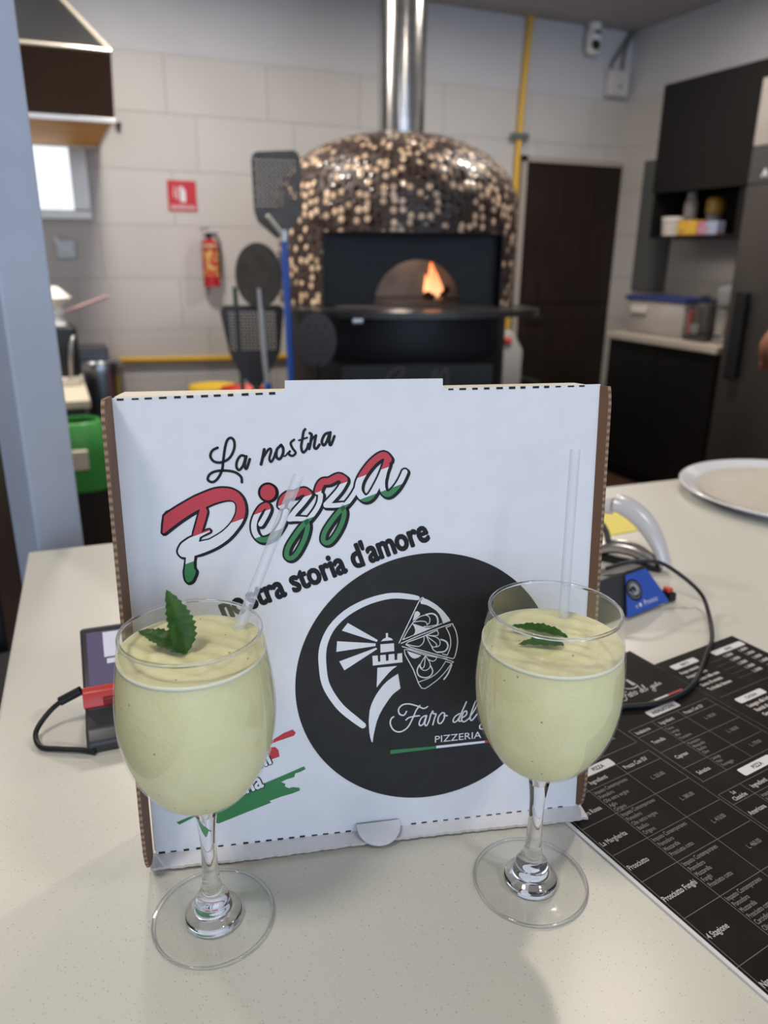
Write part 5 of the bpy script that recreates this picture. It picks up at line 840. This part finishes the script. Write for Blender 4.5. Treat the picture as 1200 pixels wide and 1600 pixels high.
bm = BM(); box(bm, 0.002, 0.352, -0.86, 0.0, 0.29, 0.90, 0.003); box(bm, 0.0, 0.352, -0.86, 0.0, 0.0, 0.018, 0.002); box(bm, 0.33, 0.352, -0.86, 0, 0.018, 0.29); box(bm, 0.0, 0.33, -0.02, 0.0, 0.018, 0.29); box(bm, 0.0, 0.33, -0.86, -0.70, 0.018, 0.29); link('carcass', bm, blk, uc)
bm = BM(); box(bm, -0.018, 0.002, -0.86, 0.0, 0.275, 0.90, 0.003); link('door', bm, blk, uc)
bs = thing('base_cabinet', 'black base cabinet on the right wall under the pale worktop', 'cabinet', (3.45, 4.185, 0))
bm = BM(); box(bm, 0.02, 0.575, -0.94, 0, 0.06, 0.92, 0.003); link('carcass', bm, blk, bs)
bm = BM(); box(bm, 0.0, 0.02, -0.465, -0.003, 0.08, 0.915, 0.003); link('door', bm, blk, bs); bm = BM(); box(bm, 0.0, 0.02, -0.935, -0.470, 0.08, 0.915, 0.003); link('door', bm, blk, bs)
bm = BM(); box(bm, 0.05, 0.575, -0.94, 0, 0.0, 0.06); link('plinth', bm, blk, bs)
bm = BM(); box(bm, 3.425, 4.045, 3.235, 4.20, 0.92, 0.96, 0.004); tag(link('worktop', bm, mat('pale worktop', (0.52, 0.46, 0.39), 0.35)), 'pale stone worktop along the right wall, on the black cabinet', 'worktop')
fr = thing('refrigerator', 'tall dark stainless refrigerator at the right edge', 'refrigerator', (3.45, 3.225, 0))
fdark = noisy(mat('dark stainless door', (0.13, 0.12, 0.115), 0.38, 0.8), (0.10, 0.093, 0.09), 3, stretch=(1, 1, 0.3)); 
bm = BM(); box(bm, 0.05, 0.57, -0.95, 0.0, 0.0, 2.30, 0.004); link('body', bm, noisy(mat('stainless side', (0.26, 0.24, 0.23), 0.35, 0.8), (0.22, 0.2, 0.19), 5), fr)
bm = BM(); box(bm, 0.0, 0.048, -0.95, 0.0, 0.10, 1.80, 0.006); link('door', bm, fdark, fr); dd = bpy.data.objects[-1] if False else None
hnd = BM(); box(hnd, -0.045, -0.02, -0.145, -0.075, 0.80, 1.27, 0.008); box(hnd, -0.02, 0.001, -0.135, -0.085, 0.81, 0.85); box(hnd, -0.02, 0.001, -0.135, -0.085, 1.22, 1.26); link('door_handle', hnd, black, fr)
bm = BM(); box(bm, 0.004, 0.048, -0.95, 0.0, 1.805, 1.98, 0.004); cp = link('control_panel', bm, mat('dark control strip', (0.045, 0.046, 0.048), 0.4), fr)
bm = BM(); text(bm, 'A', 0, 0, 0.055, 0, bold=0.001); o = link('lettering', bm, mwhite, cp); o.rotation_euler = (R(90), 0, R(-90)); o.location = (0.003, -0.085, 1.835)
bm = BM(); box(bm, 0.004, 0.048, -0.95, 0.0, 1.985, 2.30, 0.004); link('top_panel', bm, noisy(mat('light stainless top', (0.50, 0.46, 0.43), 0.35, 0.6), (0.45, 0.41, 0.38), 6), fr)
# on the shelf
def can(name, label, cat, loc, prof, m_, cap=None, capm=None):
    t_ = thing(name, label, cat, loc); bm = BM(); lathe(bm, prof, 28); link('body', bm, m_, t_, 45)
    if cap: bm = BM(); lathe(bm, cap, 28); link('cap', bm, capm, t_, 45)
    return t_
offw = noisy(mat('off white plastic tub', (0.62, 0.56, 0.51), 0.45), (0.54, 0.48, 0.45), 30)
can('plastic_tub', 'off white tub at the left end of the black cabinet\'s open shelf', 'tub', (3.785, 4.085, 1.5685), [(0, 0), (0.066, 0), (0.072, 0.095), (0, 0.095)], offw, [(0, 0.095), (0.075, 0.095), (0.075, 0.112), (0, 0.114)], white)
can('squeeze_bottle', 'white bottle standing taller behind the tub on the open shelf', 'bottle', (3.90, 4.07, 1.5685), [(0, 0), (0.042, 0), (0.042, 0.20), (0.034, 0.225), (0, 0.225)], mat('white bottle', (0.64, 0.58, 0.56), 0.4), [(0, 0.225), (0.030, 0.225), (0.028, 0.262), (0, 0.265)], white)
can('storage_jar', 'jar with an amber yellow lid at the back of the open shelf', 'jar', (3.88, 3.84, 1.5685), [(0, 0), (0.05, 0), (0.052, 0.13), (0, 0.13)], mat('grey glass jar', (0.16, 0.145, 0.14), 0.2), [(0, 0.13), (0.058, 0.13), (0.06, 0.20), (0.045, 0.225), (0, 0.23)], mat('amber lid', (0.30, 0.18, 0.02), 0.45))
bm = BM(); box(bm, 3.73, 3.80, 3.83, 3.985, 1.5685, 1.655, 0.004); tag(link('food_packet', bm, noisy(mat('yellow packet', (0.66, 0.38, 0.04), 0.4), (0.25, 0.17, 0.05), 18, 0.55, 0.6)), 'yellow packet with dark print on the open shelf', 'packet')
bm = BM(); box(bm, 3.735, 3.80, 3.665, 3.825, 1.5685, 1.645, 0.004); tag(link('food_packet', bm, noisy(mat('pale blue and pink packet', (0.30, 0.36, 0.50), 0.4), (0.45, 0.16, 0.20), 12, 0.5, 0.56)), 'pale blue and pink packet, right-hand end of the open shelf', 'packet')
# on the worktop
pbx = thing('storage_bin', 'clear plastic storage bin with dark blue lid on the right worktop', 'bin', (3.69, 3.905, 0.96))
bm = BM(); hull(bm, [(x * k, y * k, z) for z, k in ((0.001, 0.93), (0.215, 1.0)) for x in (-0.145, 0.145) for y in (-0.262, 0.262)]); bevel_all(bm, 0.012, 3); link('tub', bm, noisy(mat('cloudy plastic', (0.44, 0.41, 0.38), 0.35), (0.36, 0.335, 0.31), 4), pbx, 40)
bm = BM(); box(bm, -0.155, 0.155, -0.272, 0.272, 0.210, 0.238, 0.006); link('lid', bm, mat('navy lid', (0.02, 0.035, 0.16), 0.4), pbx)
bm = BM(); box(bm, -0.157, -0.148, 0.06, 0.20, 0.13, 0.175, 0.003); link('paper_label', bm, mat('white label', (0.66, 0.62, 0.58), 0.5), pbx)
cg = thing('hand_mixer', 'dark small appliance with a red side standing right of the storage bin', 'appliance', (3.60, 3.53, 0.96))
bm = BM(); box(bm, -0.07, 0.07, -0.09, 0.09, 0.001, 0.035, 0.01); link('base', bm, dgrey, cg); bm = BM(); lathe(bm, spl([(0, 0.035), (0.062, 0.035), (0.066, 0.10), (0.06, 0.20), (0.05, 0.215), (0, 0.218)], 3), 24); link('jug', bm, mat('smoky jug', (0.06, 0.055, 0.052), 0.2), cg, 60)
bm = BM(); tube(bm, [(-0.0, -0.045, 0.212), (-0.0, -0.04, 0.252), (-0.0, 0.04, 0.252), (-0.0, 0.045, 0.212)], 0.010, 10, 5); link('handle', bm, dgrey, cg, 60)
bm = BM(); box(bm, -0.045, 0.02, 0.066, 0.086, 0.036, 0.17, 0.008); link('side_panel', bm, mat('dull red panel', (0.30, 0.06, 0.05), 0.4), cg); bm = BM(); box(bm, -0.075, -0.055, -0.035, 0.035, 0.045, 0.10, 0.006); link('switch_plate', bm, alu, cg)
kx = thing('stand_mixer', 'grey tilted-head mixer half hidden by the refrigerator edge', 'appliance', (3.64, 3.335, 0.96))
bm = BM(); box(bm, -0.08, 0.08, -0.09, 0.08, 0.001, 0.03, 0.01); box(bm, -0.03, 0.05, -0.02, 0.06, 0.03, 0.24, 0.015); link('column', bm, mat('grey mixer body', (0.20, 0.19, 0.18), 0.35), kx, 40); bm = BM(); box(bm, -0.06, 0.06, -0.09, 0.09, 0.20, 0.33, 0.03, 4, M=Matrix.Rotation(R(-6), 4, 'X')); link('head', bm, mat('blue grey head', (0.20, 0.215, 0.22), 0.3), kx, 40)
bm = BM(); lathe(bm, spl([(0, 0.03), (0.04, 0.03), (0.06, 0.07), (0.062, 0.12), (0.058, 0.12), (0.0, 0.06)], 3), 24, M=Matrix.Translation((-0.02, -0.045, 0.002))); link('bowl', bm, steel, kx, 60)

# ================================================================ PERSON at the right edge
pr = thing('person', 'person in black clothes at the right edge, only a bent elbow showing', 'person', (0, 0, 0))
def skin_body(name, chains, mat_, parent, sub=2):
    bm = BM(); vmap = {}; lay = bm.verts.layers.skin.verify(); first = True
    def vert(p, r):
        k = tuple(round(c, 4) for c in p)
        if k not in vmap:
            v = bm.verts.new(p); v[lay].radius = r if isinstance(r, (tuple, list)) else (r, r); vmap[k] = v
        return vmap[k]
    for ch in chains:
        pv = None
        for p, r in ch:
            v = vert(p, r)
            if first: v[lay].use_root = True; first = False
            if pv is not None and pv is not v and not bm.edges.get((pv, v)): bm.edges.new((pv, v))
            pv = v
    me = bpy.data.meshes.new(name); bm.to_mesh(me); bm.free(); me.materials.append(mat_)
    o = bpy.data.objects.new(name, me); COL.objects.link(o); o.parent = parent
    s = o.modifiers.new('skin', 'SKIN'); s.use_smooth_shade = True
    q = o.modifiers.new('sub', 'SUBSURF'); q.levels = sub; q.render_levels = sub
    return o
px, py = 2.885, 1.985
Sh = 1.40
pel, ch1, ch2, nk, hd0, hd1 = (px, py, 0.96), (px, py, 1.16), (px, py, 1.34), (px, py, 1.46), (px - 0.01, py + 0.01, 1.56), (px - 0.015, py + 0.012, 1.67)
shL, elL, wrL = (px - 0.175, py + 0.06, 1.385), (px - 0.285, py + 0.215, 1.115), (px - 0.10, py + 0.36, 1.02)
shR, elR, wrR = (px + 0.175, py - 0.06, 1.385), (px + 0.25, py + 0.02, 1.12), (px + 0.10, py + 0.24, 1.02)
chains = [[(pel, (0.15, 0.11)), (ch1, (0.135, 0.10)), (ch2, (0.145, 0.10)), (nk, 0.055), (hd0, (0.075, 0.085)), (hd1, (0.078, 0.095)), ((px - 0.015, py + 0.012, 1.745), (0.045, 0.055))],
    [(ch2, 0.14), (shL, 0.062), (elL, 0.041), (wrL, 0.028)], [(ch2, 0.14), (shR, 0.062), (elR, 0.041), (wrR, 0.028)],
    [(pel, 0.15), ((px - 0.095, py + 0.03, 0.86), 0.09), ((px - 0.10, py + 0.035, 0.48), 0.06), ((px - 0.10, py + 0.03, 0.09), 0.042), ((px - 0.11, py + 0.17, 0.035), 0.034)],
    [(pel, 0.15), ((px + 0.095, py - 0.03, 0.86), 0.09), ((px + 0.10, py - 0.03, 0.48), 0.06), ((px + 0.10, py - 0.035, 0.09), 0.042), ((px + 0.09, py + 0.11, 0.035), 0.034)]]
for wr_, dr_ in ((wrL, Vector((0.75, 0.62, -0.2)).normalized()), (wrR, Vector((-0.5, 0.85, -0.15)).normalized())):
    w = Vector(wr_); sd = dr_.cross(Vector((0, 0, 1))).normalized(); palm = w + dr_ * 0.075
    chains.append([(wr_, 0.028), (tuple(w + dr_ * 0.035), (0.030, 0.018)), (tuple(palm), (0.034, 0.015))])
    for k, ln in ((-1.5, 0.062), (-0.5, 0.074), (0.5, 0.078), (1.5, 0.07)):
        b0 = palm + sd * k * 0.017 + dr_ * 0.012; m1 = b0 + dr_ * ln * 0.55; m2 = m1 + (dr_ * 0.7 + Vector((0, 0, -0.7))) * ln * 0.45
        chains.append([(tuple(palm), 0.03), (tuple(b0), 0.0095), (tuple(m1), 0.0088), (tuple(m2), 0.0075)])
    tb0 = w + dr_ * 0.035; chains.append([(tuple(tb0), 0.028), (tuple(tb0 + sd * 0.035 + dr_ * 0.02), 0.011), (tuple(tb0 + sd * 0.05 + dr_ * 0.05 + Vector((0, 0, -0.01))), 0.0085)])
skin_body('body', chains, noisy(mat('skin', (0.42, 0.20, 0.12), 0.5, Subsurface_Weight=0.1), (0.38, 0.17, 0.10), 8), pr)
cloth = noisy(mat('black cloth', (0.012, 0.012, 0.014), 0.85), (0.017, 0.017, 0.02), 40)
def gr(r, d=0.012): return tuple(c + d for c in r) if isinstance(r, tuple) else r + d
mlp = lambda a, b_, t_: tuple(x + (y - x) * t_ for x, y in zip(a, b_))
skin_body('shirt', [[(pel, (0.166, 0.126)), (ch1, (0.15, 0.115)), (ch2, (0.158, 0.113)), (mlp(ch2, nk, 0.6), 0.075)], [(ch2, 0.15), (shL, 0.076), (mlp(shL, elL, 0.55), 0.064)], [(ch2, 0.15), (shR, 0.076), (mlp(shR, elR, 0.55), 0.064)]], cloth, pr)
skin_body('trousers', [[((px, py, 0.955), (0.162, 0.122)), ((px - 0.095, py + 0.03, 0.86), 0.102), ((px - 0.10, py + 0.035, 0.48), 0.075), ((px - 0.10, py + 0.03, 0.10), 0.062)], [((px, py, 0.955), 0.16), ((px + 0.095, py - 0.03, 0.86), 0.102), ((px + 0.10, py - 0.03, 0.48), 0.075), ((px + 0.10, py - 0.035, 0.10), 0.062)]], cloth, pr)
skin_body('hair', [[((px - 0.03, py - 0.03, 1.62), (0.07, 0.08)), ((px - 0.02, py - 0.012, 1.72), (0.083, 0.092)), ((px - 0.015, py + 0.0, 1.77), (0.05, 0.06))]], mat('dark hair', (0.015, 0.01, 0.008), 0.6), pr)
# face: eyes, nose, mouth, ears look along the body's front
fd = Vector((-0.30, 0.95, 0)).normalized(); sd = Vector((0.95, 0.30, 0)); hc_ = Vector((px - 0.013, py + 0.012, 1.615))
eyem = mat('eye white', (0.6, 0.58, 0.55), 0.2)
for s_ in (-1, 1): bm = BM(); lathe(bm, spl([(0, -0.011), (0.009, -0.006), (0.011, 0), (0.009, 0.006), (0, 0.011)], 2), 12, M=Matrix.Translation(hc_ + fd * 0.088 + sd * 0.031 * s_)); link('eye', bm, eyem, pr, 180)
fm = bpy.data.materials['skin']
bm = BM(); tube(bm, [hc_ + fd * 0.088 + Vector((0, 0, 0.008)), hc_ + fd * 0.108 + Vector((0, 0, -0.03)), hc_ + fd * 0.092 + Vector((0, 0, -0.04))], [0.008, 0.013, 0.010], 10, 4); link('nose', bm, fm, pr, 180)
bm = BM(); tube(bm, [hc_ + fd * 0.088 - sd * 0.024 + Vector((0, 0, -0.062)), hc_ + fd * 0.096 + Vector((0, 0, -0.062)), hc_ + fd * 0.088 + sd * 0.024 + Vector((0, 0, -0.062))], [0.004, 0.007, 0.004], 8, 5); link('mouth', bm, mat('lips', (0.32, 0.10, 0.08), 0.5), pr, 180)
for s_ in (-1, 1): bm = BM(); lathe(bm, spl([(0, -0.028), (0.016, -0.015), (0.019, 0.01), (0, 0.03)], 3), 12, M=Matrix.Translation(hc_ + sd * 0.083 * s_ + fd * 0.005) @ Matrix.Scale(0.45, 4, sd)); link('ear', bm, fm, pr, 180)
